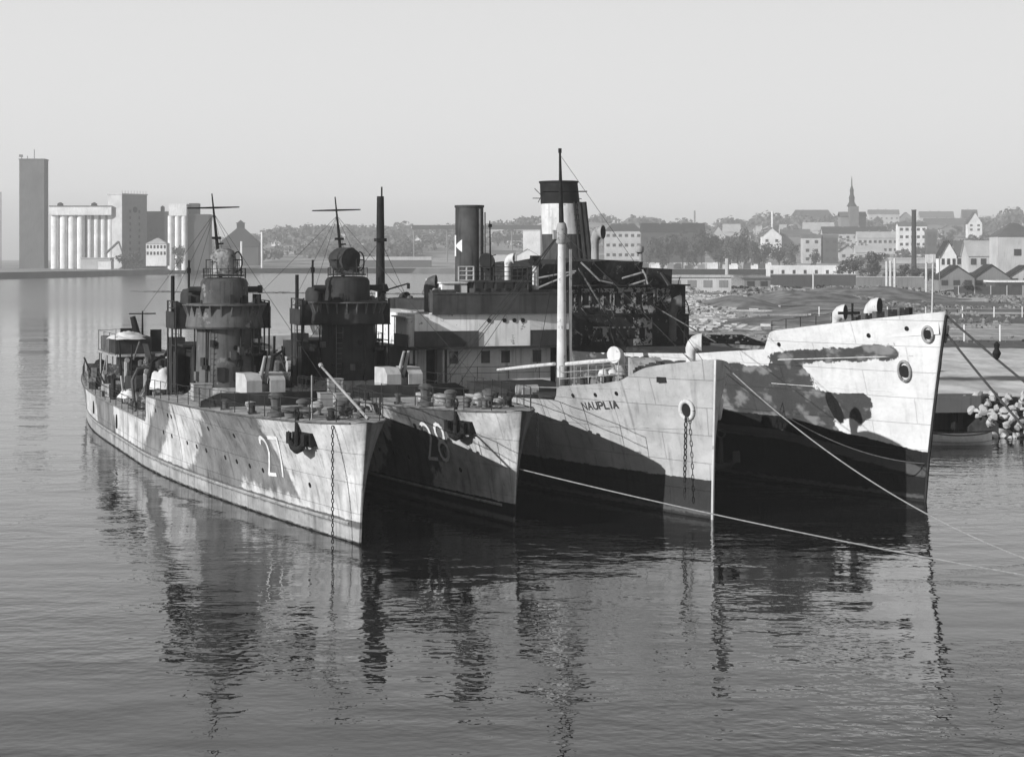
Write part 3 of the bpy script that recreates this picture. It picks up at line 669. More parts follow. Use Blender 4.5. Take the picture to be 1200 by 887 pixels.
def nauplia():
    root = thing('cargo_ship', 'pale grey cargo steamer with white foremast, NAUPLIA lettered on its bow', 'cargo ship', (9.14, 88.4, 0), HEAD)
    zr = interp([(0, 7.3), (2.3, 6.75), (4.5, 6.15), (8.6, 5.6), (15, 5.0), (25, 4.6), (40, 4.4)])
    zt = interp([(0, 7.32), (2.2, 6.98), (3.0, 6.8), (4.4, 6.15), (5.5, 5.95), (8.8, 5.62), (9.4, 4.9), (20, 4.6), (40, 4.4), (88, 5)])
    zd = interp([(0, 6.2), (3, 6.0), (8.6, 5.55), (9.2, 3.9), (20, 3.6), (88, 4)])
    H = Hull(L=88, B=6.2, Lf=26, pf=2.2, ef=.75, Lw=32, pw=1.7, ew=1.0, La=25, trd=.5, trw=.15, pa=2.5, rake=.35, q=1.6,
             zref=zr, ztop=zt, zdeck=zd, bulwark=True)
    H.build(root, MATS['hull_2'], lambda st, z, sd: max(-1.2, min((.1 - abs(st - 1.3)) * 6, 4.6 - z, (z - 2.0) * .3, .5), max(min((.05 - abs(st - c)) * 6, (z - 3.2) * .3, .4) for c in (4.4, 7.3, 10.2, 14, 18, 22))), lambda st, z: z - 1.78)
    H.deck(root, 'deck_steel')
    w = word('NAUPLIA', .3, .33, .13)
    H.strokes('name_lettering', w, .07, -1, lambda u, v: (7.5 - u * .92, 4.55 + v + u * .1), 'letter_paint', root)
    portholes(H, root, [(7.9, 5.22, -1), (6.3, 5.35, -1), (4.9, 5.5, -1)], .11)
    # white stem bar, plate edges
    mb = MB(); mb.tube([Vector((H.x(0, z) + .03, 0, z)) for z in (.0, 1.5, 3, 5, 7.3)], .075, 6); mb.build('stem_bar', 'white_paint', root)
    mb = MB()
    for z, st0 in ((5.95, 4), (4.1, 1)):
        mb.tube([H.pt(st, z - .045 * st, -1, .0) for st in (st0, st0 + 1.5, st0 + 3, st0 + 5, 9, 12)], .022, 4)
    mb.build('plate_edge', 'pale_steel', root)
    # hawse pipes with chain
    for side in (-1, 1):
        c = H.pt(1.15, 4.95, side, .04); n = (H.pt(1.15, 4.95, side, 1) - H.pt(1.15, 4.95, side, 0)).normalized(); q = n.to_track_quat('Z', 'Y').to_matrix().to_4x4()
        mb = MB(); mb.tube([c + q @ Vector((.36 * math.cos(t), .42 * math.sin(t), 0)) for t in (2 * math.pi * k / 16 for k in range(17))], .11, 8, cap=False); hp = mb.build('hawse_pipe', 'white_paint', root, smooth=60)
        mb = MB(); mb.tube([c - n * .02, c + n * .03], .3, 14); mb.build('hawse_hole', 'black_steel', hp)
    chain([H.pt(1.1, 4.7, -1, .2), H.pt(1.15, .9, -1, .55)], .075, 'anchor_chain', root, 'dark_steel')
    anchor(root, H.pt(1.6, 2.9, 1, .35), R(80), 'dark_steel')
    for z in (6.3,):
        mb = MB(); mb.cbox(H.pt(2.2, z, -1, .02), (.5, .1, .25), R(40)); mb.build('fairlead', 'black_steel', root)
    # forecastle: rails, vents, windlass
    rail(root, [H.pt(s_, zt(s_), -1, -.1) for s_ in (4.6, 5.6, 6.6, 7.6, 8.7)] + [Vector((-8.8, -3.0, 5.6))], .95, .9, 3, 'pale_steel', 'bow_rail', .02, 0)
    rail(root, [Vector((-8.9, y, 5.6)) for y in (-3.2, 0, 3.4)], 1.0, 1.0, 3, 'pale_steel', 'bow_rail', .02, 0)
    for x, y, h, r_, yw in ((-3.0, .3, 1.75, .42, 62),):
        ventilator(root, x, y, 6.35, h, r_, R(yw), 'white_paint')
    # the big disc-mouthed ventilator turned to face forward
    ventilator(root, -9.4, -.65, 5.3, 1.95, .42, R(-60), 'white_paint', inner='white_paint', cap=True)
    mb = MB(); M = Matrix.Translation((-7.0, -.25, 5.72)) @ Matrix.Rotation(R(-10), 4, 'Z')
    pr = [(-.75, 0), (-.75, 1.3), (-.35, 1.32)] + [(-.35 + 1.0 * math.sin(R(a)), .32 + 1.0 * math.cos(R(a))) for a in (15, 30, 45, 60, 75, 90)] + [(.65, 0)]
    va = [mb.bm.verts.new(M @ Vector((y, -.75, z))) for y, z in pr]; vb = [mb.bm.verts.new(M @ Vector((y, .75, z))) for y, z in pr]
    mb.bm.faces.new(va); mb.bm.faces.new(vb[::-1])
    for i in range(len(pr)): mb.bm.faces.new((va[i], va[(i + 1) % len(pr)], vb[(i + 1) % len(pr)], vb[i]))
    mb.build('companion_hood', 'pale_steel', root)
    mb = MB(); mb.tube([(-5.6, -1.0, 6.15), (-5.6, 1.2, 6.15)], .28, 12)
    for y in (-1.0, -.3, .5, 1.2): mb.tube([(-5.6, y - .05, 6.15), (-5.6, y + .05, 6.15)], .48, 14)
    mb.cbox((-5.9, .1, 5.95), (.9, 2.0, .5)); mb.build('windlass', 'dark_steel', root, smooth=40)
    for x, y in ((-4.0, -1.4), (-6.4, -2.6), (-8.2, -3.0), (-4.2, 1.8), (-7.4, 2.6)): bollard(root, x, y, zd(-x), .14, .5)
    for x, y, m in ((-7.8, -2.2, 'white_paint'), (-8.3, -1.5, 'white_paint'), (-6.2, -1.9, 'pale_steel'), (-3.9, .2, 'grey_steel')):
        mb = MB(); mb.lathe([(.14, 0), (.14, .5), (.3, .55), (.2, .8), (.02, .9)], (x, y, zd(-x)), 12); mb.build('mushroom_vent', m, root, smooth=40)
    # coils and mooring gear lying along the rail
    mb = MB()
    for k in range(16):
        c = Vector((-3.2 - .12 * k, -1.1 + .05 * math.sin(k) - .04 * k, 6.95 - .03 * k)); mb.cbox(c, (.22, .2, .16 + .1 * (k % 3)), k)
    mb.build('mooring_gear', 'dark_steel', root)
    # foremast
    mx = -19.4
    mb = MB(); mb.tube([(mx, 0, 3.4), (mx, 0, 6.5), (mx, 0, 13.3)], [.27, .27, .2], 16); fm = mb.build('foremast', 'white_paint', root, smooth=50)
    mb = MB(); mb.tube([(mx, 0, 3.2), (mx, 0, 5.35)], .3, 12); mb.build('mast_foot', 'grey_steel', fm, smooth=40)
    mb = MB(); mb.tube([(mx + .05, -.02, 13.2), (mx + .05, -.05, 14.6), (mx, -.1, 17.7)], [.15, .13, .06], 10); mb.tube([(mx, -.1, 17.7), (mx, -.1, 17.95)], .1, 8)
    mb.tube([(mx, -1.1, 15.55), (mx, 1.5, 15.6)], .035, 5); mb.build('topmast', 'black_steel', fm, smooth=40)
    mb = MB(); mb.lathe([(.26, 12.7), (.32, 12.8), (.32, 13.5), (.24, 13.8), (.1, 13.95)], (mx, 0, 0), 14); mb.cbox((mx, -.4, 13.2), (.16, .22, .5)); mb.cbox((mx, .38, 13.0), (.16, .2, .4)); mb.build('mast_cap', 'pale_steel', fm, smooth=40)
    mb = MB(); mb.cbox((mx + .1, .48, 8.3), (.1, .14, 8.2)); mb.build('mast_ladder', 'pale_steel', fm)
    for nm, a, b2, r_ in (('derrick_boom', (mx - .6, -.2, 6.05), (-30.3, 0, 5.15), .1), ('derrick_boom', (mx + .5, .1, 6.1), (-11.6, 0, 6.7), .11)):
        mb = MB(); a, b2 = Vector(a), Vector(b2); mb.tube([a, a.lerp(b2, .5), b2], [r_, r_ * 1.15, r_ * .8], 10); mb.build(nm, 'white_paint', root, smooth=60)
    mb = MB(); T = Vector((mx, 0, 13.4))
    for p in ((-30.5, -3, 5.0), (-30.5, 2.5, 5.0), (-25, -5.8, 4.6), (-23, -5.8, 4.6), (-21, -5.7, 4.6), (-25, 5.8, 4.6), (-23, 5.8, 4.6), (-30.4, .5, 8.6), (-2.0, 0, 7.0)): mb.tube([T, p], .018, 4, cap=False)
    mb.tube([(mx, -.1, 17.6), (-1.0, 0, 7.2)], .012, 4, cap=False)
    mb.build('rigging', 'dark_steel', root)
    mb = MB(); mb.lathe([(.02, -.25), (.16, -.15), (.2, 0), (.16, .15), (.02, .25)], (-25.4, -4.4, 6.3), 10); mb.build('rigging_block', 'black_steel', root)
    # hatches, winches
    mb = MB(); mb.box(-17.5, -11, -2.4, 2.4, 3.6, 4.7); mb.box(-29, -21.5, -2.4, 2.4, 3.5, 4.6); mb.build('hatch_coaming', 'dark_steel', root)
    for x, y in ((-20.6, -1.6), (-18.6, 1.5), (-20.4, 1.6), (-10.6, -2.8), (-11.4, -3.6), (-13.5, -4.2)):
        mb = MB(); mb.tube([(x, y - .6, 4.6), (x, y + .6, 4.6)], .3, 12); mb.cbox((x, y, 4.3), (.9, .8, .7)); mb.build('cargo_winch', random.choice(['dark_steel', 'pale_steel']), root)
    # superstructure
    X = -31.0
    mb = MB(); mb.box(-45, -33.4, -5.0, 5.0, 3.6, 6.4); mb.build('deckhouse', 'dark_steel', root)
    mb = MB(); mb.box(-33.38, -32.2, -2.9, 4.1, 3.9, 6.4); lh = mb.build('lower_front', 'house_shade', root)
    for y in (-2.2, -.15, 1.15, 3.2):
        mb = MB()
        for dy in (-.25, .25): mb.cbox((-32.18, y + dy, 5.85), (.04, .05, .75))
        mb.cbox((-32.18, y, 5.48), (.05, .55, .04)); mb.cbox((-32.185, y, 5.85), (.02, .45, .7)); mb.build('window', 'grey_steel', lh)
    mb = MB(); mb.cbox((-32.8, -4.15, 5.0), (.1, .75, 2.8)); mb.cbox((-32.3, -4.75, 5.9), (.1, .45, .8)); mb.build('side_panel', 'house_shade', root)
    for y in (-4.95, -3.6, -2.95, 4.2, 4.9): mb = MB(); mb.cbox((-31.4, y, 5.1), (.14, .12, 2.7)); mb.build('deck_pillar', 'dark_steel', root)
    rail(root, [(-31.2, y, 4.55) for y in (-3.0, -1, 1, 3, 4.6)], .75, 2, 2, 'dark_steel', 'deck_rail', .02, .02)
    mb = MB(); mb.prism(rounded(-46, -30.75, -5.35, 5.3, .5), 6.4, 6.55); mb.build('promenade_deck', 'dark_steel', root)
    # level with dark bulwark below and white boards above
    mb = MB(); mb.prism([(-44, -4.95), (-31.25, -4.95), (-31.0, -1), (-30.98, 2.3), (-31.25, 5.0), (-44, 5.0)], 6.551, 8.52); mid = mb.build('cabin_front', 'house_white', root)
    mb = MB(); mb.prism(rounded(-34.3, -31.45, -5.35, -4.7, .3), 6.56, 8.3); mb.box(-34.5, -31.3, -5.5, -4.6, 8.3, 8.38); mb.build('cabin_end', 'white_paint', mid)
    mb = MB()
    for (x0, y0), (x1, y1) in (((-31.15, -5.0), (-30.88, -1.02)), ((-30.86, 2.32), (-31.13, 5.05))):
        mb.quadmesh([[Vector((x0, y0, 6.56)), Vector((x0, y0, 7.5))], [Vector((x1, y1, 6.56)), Vector((x1, y1, 7.5))]])
        mb.quadmesh([[Vector((x0 - .06, y0, 6.56)), Vector((x0 - .06, y0, 7.5))], [Vector((x1 - .06, y1, 6.56)), Vector((x1 - .06, y1, 7.5))]])
        mb.quadmesh([[Vector((x0, y0, 7.5)), Vector((x0 - .06, y0, 7.5))], [Vector((x1, y1, 7.5)), Vector((x1 - .06, y1, 7.5))]])
        mb.build('front_bulwark', 'wood_dark', root); mb = MB()
    mb.box(-34.2, -31.2, -5.42, -5.36, 6.56, 7.3)
    mb.build('side_bulwark', 'wood_dark', root)
    for y in (-.33, .66, 1.3, 1.85):
        mb = MB(); mb.tube([(-31.0, y, 8.1), (-30.93, y, 8.1)], .13, 12); mb.build('porthole', 'black_steel', mid)
    # navigating bridge
    mb = MB()
    P = [(-31.6, -3.95), (-30.95, -3.9), (-30.75, -1), (-30.72, 2.3), (-30.95, 5.1), (-31.8, 5.15)]
    def ribbon(P, z0, z1, t):
        rows = []
        for x, y in P: rows.append([Vector((x, y, z0)), Vector((x, y, z1)), Vector((x - t, y, z1)), Vector((x - t, y, z0))])
        mb.quadmesh(rows)
    ribbon(P, 8.6, 9.72, .08); ribbon([(x + .04, y) for x, y in P], 9.7, 9.8, .18); ribbon([(x + .05, y) for x, y in P], 8.5, 8.62, .2)
    mb.build('bridge_bulwark', 'wood_dark', root)
    mb = MB(); mb.prism(rounded(-38, -31.0, -4.0, 5.1, .3), 8.53, 8.6); mb.build('bridge_deck', 'deck_steel', root)
    mb = MB(); mb.box(-34.3, -31.35, -1.15, 2.35, 8.6, 10.05); mb.build('wheelhouse', 'wood_dark', root)
    whr = MB(); whr.box(-34.5, -31.2, -1.3, 2.5, 10.42, 10.52)
    for y in (-1.1, -.45, .2, .85, 1.5, 2.3): whr.cbox((-31.3, y, 10.2), (.1, .1, .5)); 
    wh = whr.build('wheelhouse_roof', 'wood_dark', root)
    mb = MB(); mb.box(-34.2, -31.42, -1.1, 2.3, 10.04, 10.42); mb.build('window', 'glass_dark', wh)
    mb = MB(); mb.box(-35, -32.3, -2.9, -1.3, 8.6, 10.35); mb.box(-35.1, -32.2, -3.0, -1.28, 10.35, 10.43); ch = mb.build('chart_room', 'house_white', root)
    mb = MB(); mb.cbox((-32.29, -1.95, 10.05), (.04, .35, .45)); mb.build('window', 'glass_dark', ch)
    mb = MB(); mb.box(-31.9, -31.7, 2.6, 5.0, 9.75, 9.95); mb.build('awning_rail', 'wood_dark', root)
    mb = MB(); mb.box(-32, -31.4, -3.8, -2.3, 9.75, 9.98); mb.build('awning_rail', 'wood_dark', root)
    ventilator(root, -33.5, -3.45, 8.6, 2.0, .42, R(60), 'grey_steel')
    rail(root, [(-31.6, -2.0, 10.5), (-31.6, 2.4, 10.5), (-34.5, 2.4, 10.5)], .85, 1.1, 3, 'dark_steel', 'monkey_rail', .03, 0)
    mb = MB()
    for y in (-2.1, -1.6, -1.15): mb.cbox((-31.5, y, 10.95), (.07, .07, .9))
    for z in (10.55, 10.85, 11.12, 11.38): mb.cbox((-31.5, -1.62, z), (.07, .98, .06))
    mb.build('flag_locker', 'white_paint', root)
    mb = MB(); mb.tube([(-33, .45, 10.5), (-33, .4, 14.2)], [.07, .04], 6); mb.cbox((-33, .42, 13.9), (.15, .2, .2)); mb.tube([(-33, .42, 12), (-33, .8, 12.1)], .03, 5); mb.build('signal_pole', 'black_steel', root)
    ventilator(root, -34.0, 1.9, 10.5, 1.5, .33, R(62), 'white_paint')
    mb = MB(); mb.tube([(-33, 3.4, 8.6), (-33, 3.4, 11.4)], .2, 10); o = mb.build('lamp_post', 'white_paint', root, smooth=40)
    mb = MB(); mb.cbox((-33, 3.4, 11.75), (.5, .55, .6)); mb.tube([(-32.7, 3.1, 11.7), (-32.4, 2.9, 11.7)], .2, 8); mb.build('signal_lamp', 'black_steel', o)
    # funnel
    fx = -37.0
    mb = MB(); mb.lathe([(.95, 8.6), (.9, 10.4), (.88, 15.1), (.93, 15.12), (.93, 15.25), (.84, 15.25), (.8, 14)], (fx, 0, 0), 32, sx=1.2); fu = mb.build('funnel', 'funnel_dark', root, smooth=40); fu.location.y = .37
    mb = MB()
    rows = []
    em = MB()
    def fpt(a, z): return Vector((fx + 1.12 * math.cos(R(a)) * .95, .925 * math.sin(R(a)), z))
    def patch(a0, a1, zf0, zf1, n=8):
        r = [[fpt(a0 + (a1 - a0) * i / n, zf0(i / n)), fpt(a0 + (a1 - a0) * i / n, zf1(i / n))] for i in range(n + 1)]
        em.quadmesh(r)
    patch(-112, -84, lambda t: 12.0, lambda t: 13.35, 5); patch(-84, -50, lambda t: 12.62 - .35 * t, lambda t: 12.72 + .35 * t, 8)
    em.build('funnel_emblem', 'emblem_white', fu)
    mb = MB(); mb.tube([(fx + 1.2, .35, 9), (fx + 1.15, .35, 15.0)], .09, 8); mb.tube([(fx + .9, .75, 9), (fx + .9, .75, 14.8)], .05, 6); mb.build('steam_pipe', 'grey_steel', fu)
    ventilator(root, -35.8, 1.35, 8.6, 3.4, .5, R(-40), 'dark_steel')
    # after part: casing, boats, mainmast
    mb = MB(); mb.box(-46, -36, -2.4, 2.4, 8.5, 9.2); mb.box(-70, -50, -4.4, 4.4, 3.9, 5.4); mb.build('boiler_casing', 'dark_steel', root)
    mb = MB(); mb.tube([(-57, 0, 4), (-57, 0, 9.4)], .36, 12); mm_ = mb.build('mainmast', 'white_paint', root, smooth=50)
    mb = MB(); mb.tube([(-57, 0, 9.4), (-57, 0, 16.4)], [.34, .26], 12); mb.tube([(-57, .1, 16.2), (-57, .1, 17.1)], .07, 6); mb.cbox((-57, 0, 13.2), (.8, .75, .25)); mb.build('upper_mast', 'black_steel', mm_, smooth=50)
    mb = MB(); mb.tube([(-57.2, -2.2, 10.0), (-57, 0, 9.4), (-57.2, 2.2, 10.0)], .06, 6)
    for y in (-2.2, 2.2): mb.cbox((-57.2, y, 9.8), (.15, .2, .4))
    for y in (-5, 5): mb.tube([(-57, 0, 13.2), (-61, y, 5)], .02, 4)
    mb.build('mast_stay', 'dark_steel', root)
    for i, (x, y, h) in enumerate(((-48, -3.0, 2.0), (-46.5, -1.2, 2.3), (-50, -.5, 2.2), (-49, -4.2, 1.6), (-45, -3.6, 1.7))): ventilator(root, x, y, 7.2, h, .28, R(-30 + 40 * (i % 3)), 'dark_steel')
    mb = MB(); mb.box(-52, -44, -5, 2, 6.55, 7.3); mb.build('after_house', 'house_white', root)
    mb = MB()
    for k in range(12): mb.cbox((-44.5 - .5 * k, -3.5 + (k * 37 % 13) * .25, 7.6 + .2 * (k % 3)), (.4, .35, .5 + .1 * (k % 4)), k)
    mb.build('deck_gear', 'grey_steel', root)
    for k in range(26):   # fittings on the boat deck and bridge roof
        rr = random.Random(k + 60); x = -33 - rr.random() * 14; y = rr.uniform(-4.5, 4.8); s_ = rr.uniform(.2, .55); z = 8.6 if x > -38 else 8.5
        mb = MB()
        if k % 3 == 0: mb.tube([(x, y, z), (x, y, z + s_ * 4)], s_ * .18, 6); nm = 'cut_pipe'
        elif k % 3 == 1: mb.cbox((x, y, z + s_), (s_ * 1.6, s_ * 2, s_ * 2), k); nm = 'deck_locker'
        else: mb.lathe([(s_ * .5, 0), (s_ * .5, s_ * 2), (s_ * .9, s_ * 2.2), (s_ * .6, s_ * 3), (.02, s_ * 3.1)], (x, y, z), 12); nm = 'mushroom_vent'
        mb.build(nm, ('dark_steel', 'grey_steel', 'black_steel', 'house_white')[k % 4], root)
    return root, H

def wreck():
    root = thing('burnt_ship', 'big white bowed steamer with charred burnt out superstructure and a dark oval on its plating', 'cargo ship', (20.17, 94.7, 0), HEAD + R(.5))
    zr = interp([(0, 9.3), (8.3, 8.1), (15, 7.2), (30, 6.3), (60, 6)])
    zt = interp([(0, 9.35), (8.25, 8.12), (8.9, 7.15), (14, 6.7), (25, 6.25), (40, 6.0), (112, 6.5)])
    zd = interp([(0, 8.4), (8.2, 7.4), (9.0, 5.9), (25, 5.2), (112, 5.5)])
    H = Hull(L=112, B=7.2, Lf=28, pf=2.2, ef=.8, Lw=34, pw=1.6, ew=1.0, La=30, trd=.5, trw=.15, pa=2.5, rake=1.9, q=1.5,
             zref=zr, ztop=zt, zdeck=zd, bulwark=True)
    def camo(st, z, sd):
        v = -1.0
        v = max(v, min(.34 - abs(z - (7.33 - .1 * (st - 2))) * 1.0, (st - 1.9) * .6, (8.6 - st) * .6) * 1.0 + .02)
        e = 6.0 + (z - 5) * .5
        if st > 5 and z < 6.35: v = max(v, min((st - e) * .5, (6.35 - z) * .8))
        if z < 5.2: v = max(v, min((st - 3.1 - max(0, 4.2 - z)) * .8, (5.15 - z), (z - 3.6 - .12 * (st - 3)) * 1.0, (7 - st)))
        return v
    def dark_oval(st, z, sd):  # slanting dark oval on the starboard bow plating
        if sd > 0: return -1
        a = (st - 5.25 - (z - 4.3) * .4) / .36; b2 = (z - 4.3) / .85
        return (1 - math.hypot(a, b2)) * .4
    H.build(root, MATS['hull_3'], camo, lambda st, z: z - (2.45 + .13 * min(st, 9)), dark_oval)
    H.deck(root, 'deck_steel')
    mb = MB(); mb.tube([H.pt(st, 7.1 - .075 * (st - 2), -1, .0) for st in (1, 3, 5, 7, 8.2)], .03, 5); mb.tube([H.pt(st, 5.35, -1, .0) for st in (2, 3, 5, 7, 9)], .02, 4); mb.build('plate_edge', 'white_paint', root)
    mb = MB(); mb.tube([Vector((H.x(0, z) + .03, .03, z)) for z in (0, 2, 4, 6, 8, 9.2)], .08, 6); mb.build('stem_bar', 'dark_steel', root)
    portholes(H, root, [(7.9, 7.45, -1), (3.0, 8.1, -1), (1.3, 8.5, -1)], .12)
    for st, z, rx, ry in ((1.35, 6.4, .34, .5), (.45, 8.25, .26, .38)):
        for side in (-1, 1):
            c = H.pt(st, z, side, .05); n = (H.pt(st, z, side, 1) - H.pt(st, z, side, 0)).normalized(); q = n.to_track_quat('Z', 'Y').to_matrix().to_4x4()
            mb = MB(); mb.tube([c + q @ Vector((rx * math.cos(t), ry * math.sin(t), 0)) for t in (2 * math.pi * k / 18 for k in range(19))], .075, 8, cap=False); hp = mb.build('hawse_pipe', 'pale_steel', root, smooth=60)
            mb = MB(); mb.tube([c - n * .02, c + n * .02], rx * .9, 14); mb.build('hawse_hole', 'black_steel', hp)
    # forecastle gear
    ventilator(root, -6.6, -1.2, 7.5, 1.75, .42, R(44), 'white_paint'); ventilator(root, -4.6, -.4, 7.9, 1.7, .46, R(40), 'white_paint')
    mb = MB(); mb.lathe([(.18, 0), (.18, .5), (.4, .6), (.3, .95), (.02, 1.05)], (-6.1, -1.3, 7.6), 12); mb.build('mushroom_vent', 'pale_steel', root)
    mb = MB(); mb.tube([(-5.4, -.9, 7.6), (-5.4, -.9, 9.6)], .06, 6); mb.cbox((-5.4, -1.1, 9.1), (.15, 1.2, .14)); mb.cbox((-5.4, -.9, 8.4), (.35, .35, .5)); mb.build('deck_standard', 'black_steel', root)
    for k in range(14):
        x = -3.9 + .25 * k; y = -.9 + .12 * k
        mb = MB(); mb.cbox((x - .2, -H.b(-x, 8) * .55, zt(-x) + .02), (.24, .3, .3 + .12 * (k % 3)), k); mb.build('deck_fitting', ('dark_steel', 'black_steel', 'grey_steel')[k % 3], root)
    for x, y in ((-2.6, -.6), (-3.4, .8), (-6.5, 2)): bollard(root, x, y, zd(-x), .16, 1.1)
    rail(root, [H.pt(st, zt(st), -1, -.1) for st in (4.8, 6.5, 8.2)], .5, 1.2, 1, 'dark_steel', 'guard_rail')
    mb = MB(); mb.tube([(.7, 0, 9.0), (.75, .05, 12.1)], [.05, .03], 6); mb.build('jack_staff', 'white_paint', root)
    mb = MB(); mb.box(-30, -13, -3, 3, 5.4, 6.3); mb.build('hatch_coaming', 'dark_steel', root)
    # burnt superstructure
    X = -40.0
    mb = MB(); mb.box(-58, X, -6.3, 6.0, 5.2, 8.0); mb.box(-56, X - .35, -6.2, 5.9, 8.0, 9.95); mb.box(-56.5, X + .15, -6.5, 6.05, 9.95, 10.05); mb.box(-57, X + .05, -6.4, 6.02, 7.92, 8.02)
    bl = mb.build('burnt_house', 'burnt', root)
    # scorched paint panels between window openings
    mb = MB()
    for y0, y1, z0, z1 in ((-5.6, -4.7, 8.1, 9.7), (-3.2, -2.2, 8.2, 9.7), (-1.9, -.6, 8.5, 9.8), (-.5, .5, 8.3, 9.8), (.6, 3.6, 8.1, 9.85), (3.7, 4.8, 8.6, 9.8), (-4.6, -3.4, 7.9, 9.2)):
        mb.box(X - .345, X - .33, y0, y1, z0, z1)
    for y0, y1, z0, z1 in ((1.8, 3.2, 5.9, 7.8), (-1.2, 0, 6.2, 7.2)): mb.box(X, X + .02, y0, y1, z0, z1)
    mb.build('scorched_panel', 'burnt_pale', bl)
    for i, y in enumerate((-5.2, -4.3, -2.7, -1.6, -.9, -.05, .75, 1.5, 2.35, 3.2)):
        z = 9.1 + .05 * math.sin(i * 2); mb = MB()
        mb.box(X - .325, X - .31, y - .25, y + .25, z - .42, z + .42); wf = mb.build('window', 'black_steel', bl)
        if i % 3 != 1:
            mb = MB()
            for dy in (-.28, .28): mb.box(X - .3, X - .27, y + dy - .045, y + dy + .045, z - .45, z + .45)
            mb.box(X - .305, X - .275, y - .3, y + .3, z + .42, z + .5); mb.build('window_frame', 'burnt_pale', wf)
    for i, y in enumerate((-.7, .15, .95, 1.7, 2.45)):
        mb = MB(); mb.box(X + .022, X + .04, y - .2, y + .2, 6.35, 7.1); wf = mb.build('window', 'black_steel', bl)
        mb = MB(); mb.box(X + .045, X + .06, y - .25, y + .25, 7.1, 7.16); mb.build('window_frame', 'burnt_pale', wf)
    # sagging boat deck and bridge remains
    mb = MB(); rows = []
    for i in range(25):
        y = -7.5 + 10 * i / 24; z = 11.75 - .012 * (y - 0) ** 2 - .05 * (y > 1.5) * (y - 1.5) - .1 * math.sin(y * 1.3) ** 2
        rows.append([Vector((X - .6, y, z - 1.6 - .25 * math.sin(y * 2.1))), Vector((X + .1, y, z)), Vector((X - 9, y, z + .15)), Vector((X - 9, y, z - 1.6))])
    mb.quadmesh(rows); mb.face([r for r in rows[0]]); mb.face([r for r in rows[-1]]); mb.build('sagging_deck', 'burnt', root)
    mb = MB(); mb.box(X - 3, X + .1, 2.3, 4.1, 10.05, 11.35, Matrix.Rotation(R(-3), 4, 'X')); mb.build('bridge_cabin', 'burnt', root)
    for pts in (((X + .3, -2.2, 11.6), (X + .5, -1.6, 11.0), (X + .5, -.9, 10.35), (X + .4, .1, 10.15)), ((X + .4, 2.3, 11.1), (X + .5, 2.5, 10.7), (X + .4, 2.7, 10.1)), ((X + .4, .8, 10.5), (X + .4, 2.35, 10.9)), ((X + .4, 1.3, 10.0), (X + .4, 2.5, 10.35)),
                ((X + .3, -5.5, 10.5), (X + .4, -2.6, 11.0)), ((X + .3, -5.5, 9.8), (X + .4, -2.7, 10.9))):
        mb = MB(); mb.tube(pts, .07, 6); mb.build('bent_rib', 'pale_steel', root)
    mb = MB(); mb.tube([(X + .4, -2.4, 11.2), (X + .9, -.2, 7.5), (X + 1.4, .6, 6.3)], .07, 6); mb.build('fallen_davit', 'rust', root)
    mb = MB(); mb.tube([(X + .3, 2.6, 8.9), (X + 8, 4.2, 6.4)], .05, 5); mb.build('fallen_wire', 'grey_steel', root)
    ventilator(root, X + 1.2, 4.2, 6.2, 2.9, .48, R(70), 'grey_steel'); ventilator(root, X + .8, -4.4, 6.2, 2.6, .4, R(0), 'rust')
    ventilator(root, -45, 1.0, 11.6, 2.3, .5, R(45), 'pale_steel')
    mb = MB(); mb.tube([(-44, 4.1, 10), (-44, 4.1, 12.3)], .13, 8); mb.lathe([(.02, -.35), (.3, -.2), (.33, 0), (.3, .2), (.02, .35)], (-44, 4.0, 12.5), 12); mb.build('searchlight', 'pale_steel', root, smooth=40)
    rb = random.Random(77)
    for k in range(60):   # twisted frames, pipes and plates of the gutted decks
        y = rb.uniform(-6.3, 6.0); x = X + rb.uniform(-8, .6); z = rb.choice([8.05, 10.05, 10.05, 6.0]); s_ = rb.uniform(.4, 1.6)
        if z < 9: x = X + rb.uniform(.05, .5)
        if z > 9 and y > 4.2: s_ *= .35
        mb = MB()
        if k % 4 < 3: mb.tube([(x, y, z), (x + rb.uniform(-.3, .3), y + rb.uniform(-.5, .5), z + s_ * .6), (x + rb.uniform(-.3, .3), y + rb.uniform(-.9, .9), z + s_)], rb.uniform(.03, .08), 5); nm = 'twisted_frame'
        else:
            M = Matrix.Translation((x, y, z + s_ * .3)) @ Matrix.Rotation(rb.uniform(0, 3), 4, 'Z') @ Matrix.Rotation(rb.uniform(-.7, .7), 4, 'X'); mb.box(-.5 * s_, .5 * s_, -.02, .02, -.4 * s_, .4 * s_, M); nm = 'buckled_plate'
        mb.build(nm, rb.choice(['burnt', 'rust', 'dark_steel', 'grey_steel']), root)
    # funnel, raked, broken crown
    fx = -48.5
    T = lambda z: Vector((fx - .08 * (z - 11), -.05 * (z - 11) + .1, z))
    def ring(mb, prof, n=36):
        rows = []
        for r_, z in prof: rows.append([T(z) + Vector((1.25 * r_ * math.cos(2 * math.pi * k / n), r_ * math.sin(2 * math.pi * k / n), 0)) for k in range(n)])
        mb.quadmesh(rows, True)
    mb = MB(); ring(mb, [(1.5, 9.8), (1.45, 13.6)]); fu = mb.build('funnel', 'funnel_dark', root, smooth=50)
    mb = MB(); ring(mb, [(1.45, 13.6), (1.38, 15.8)]); mb.build('white_band', 'white_paint', fu, smooth=50)
    mb = MB(); ring(mb, [(1.38, 15.8), (1.33, 17.3), (1.39, 17.32), (1.39, 17.45), (1.25, 17.45), (1.2, 16)]); mb.build('funnel_top', 'black_steel', fu, smooth=50)
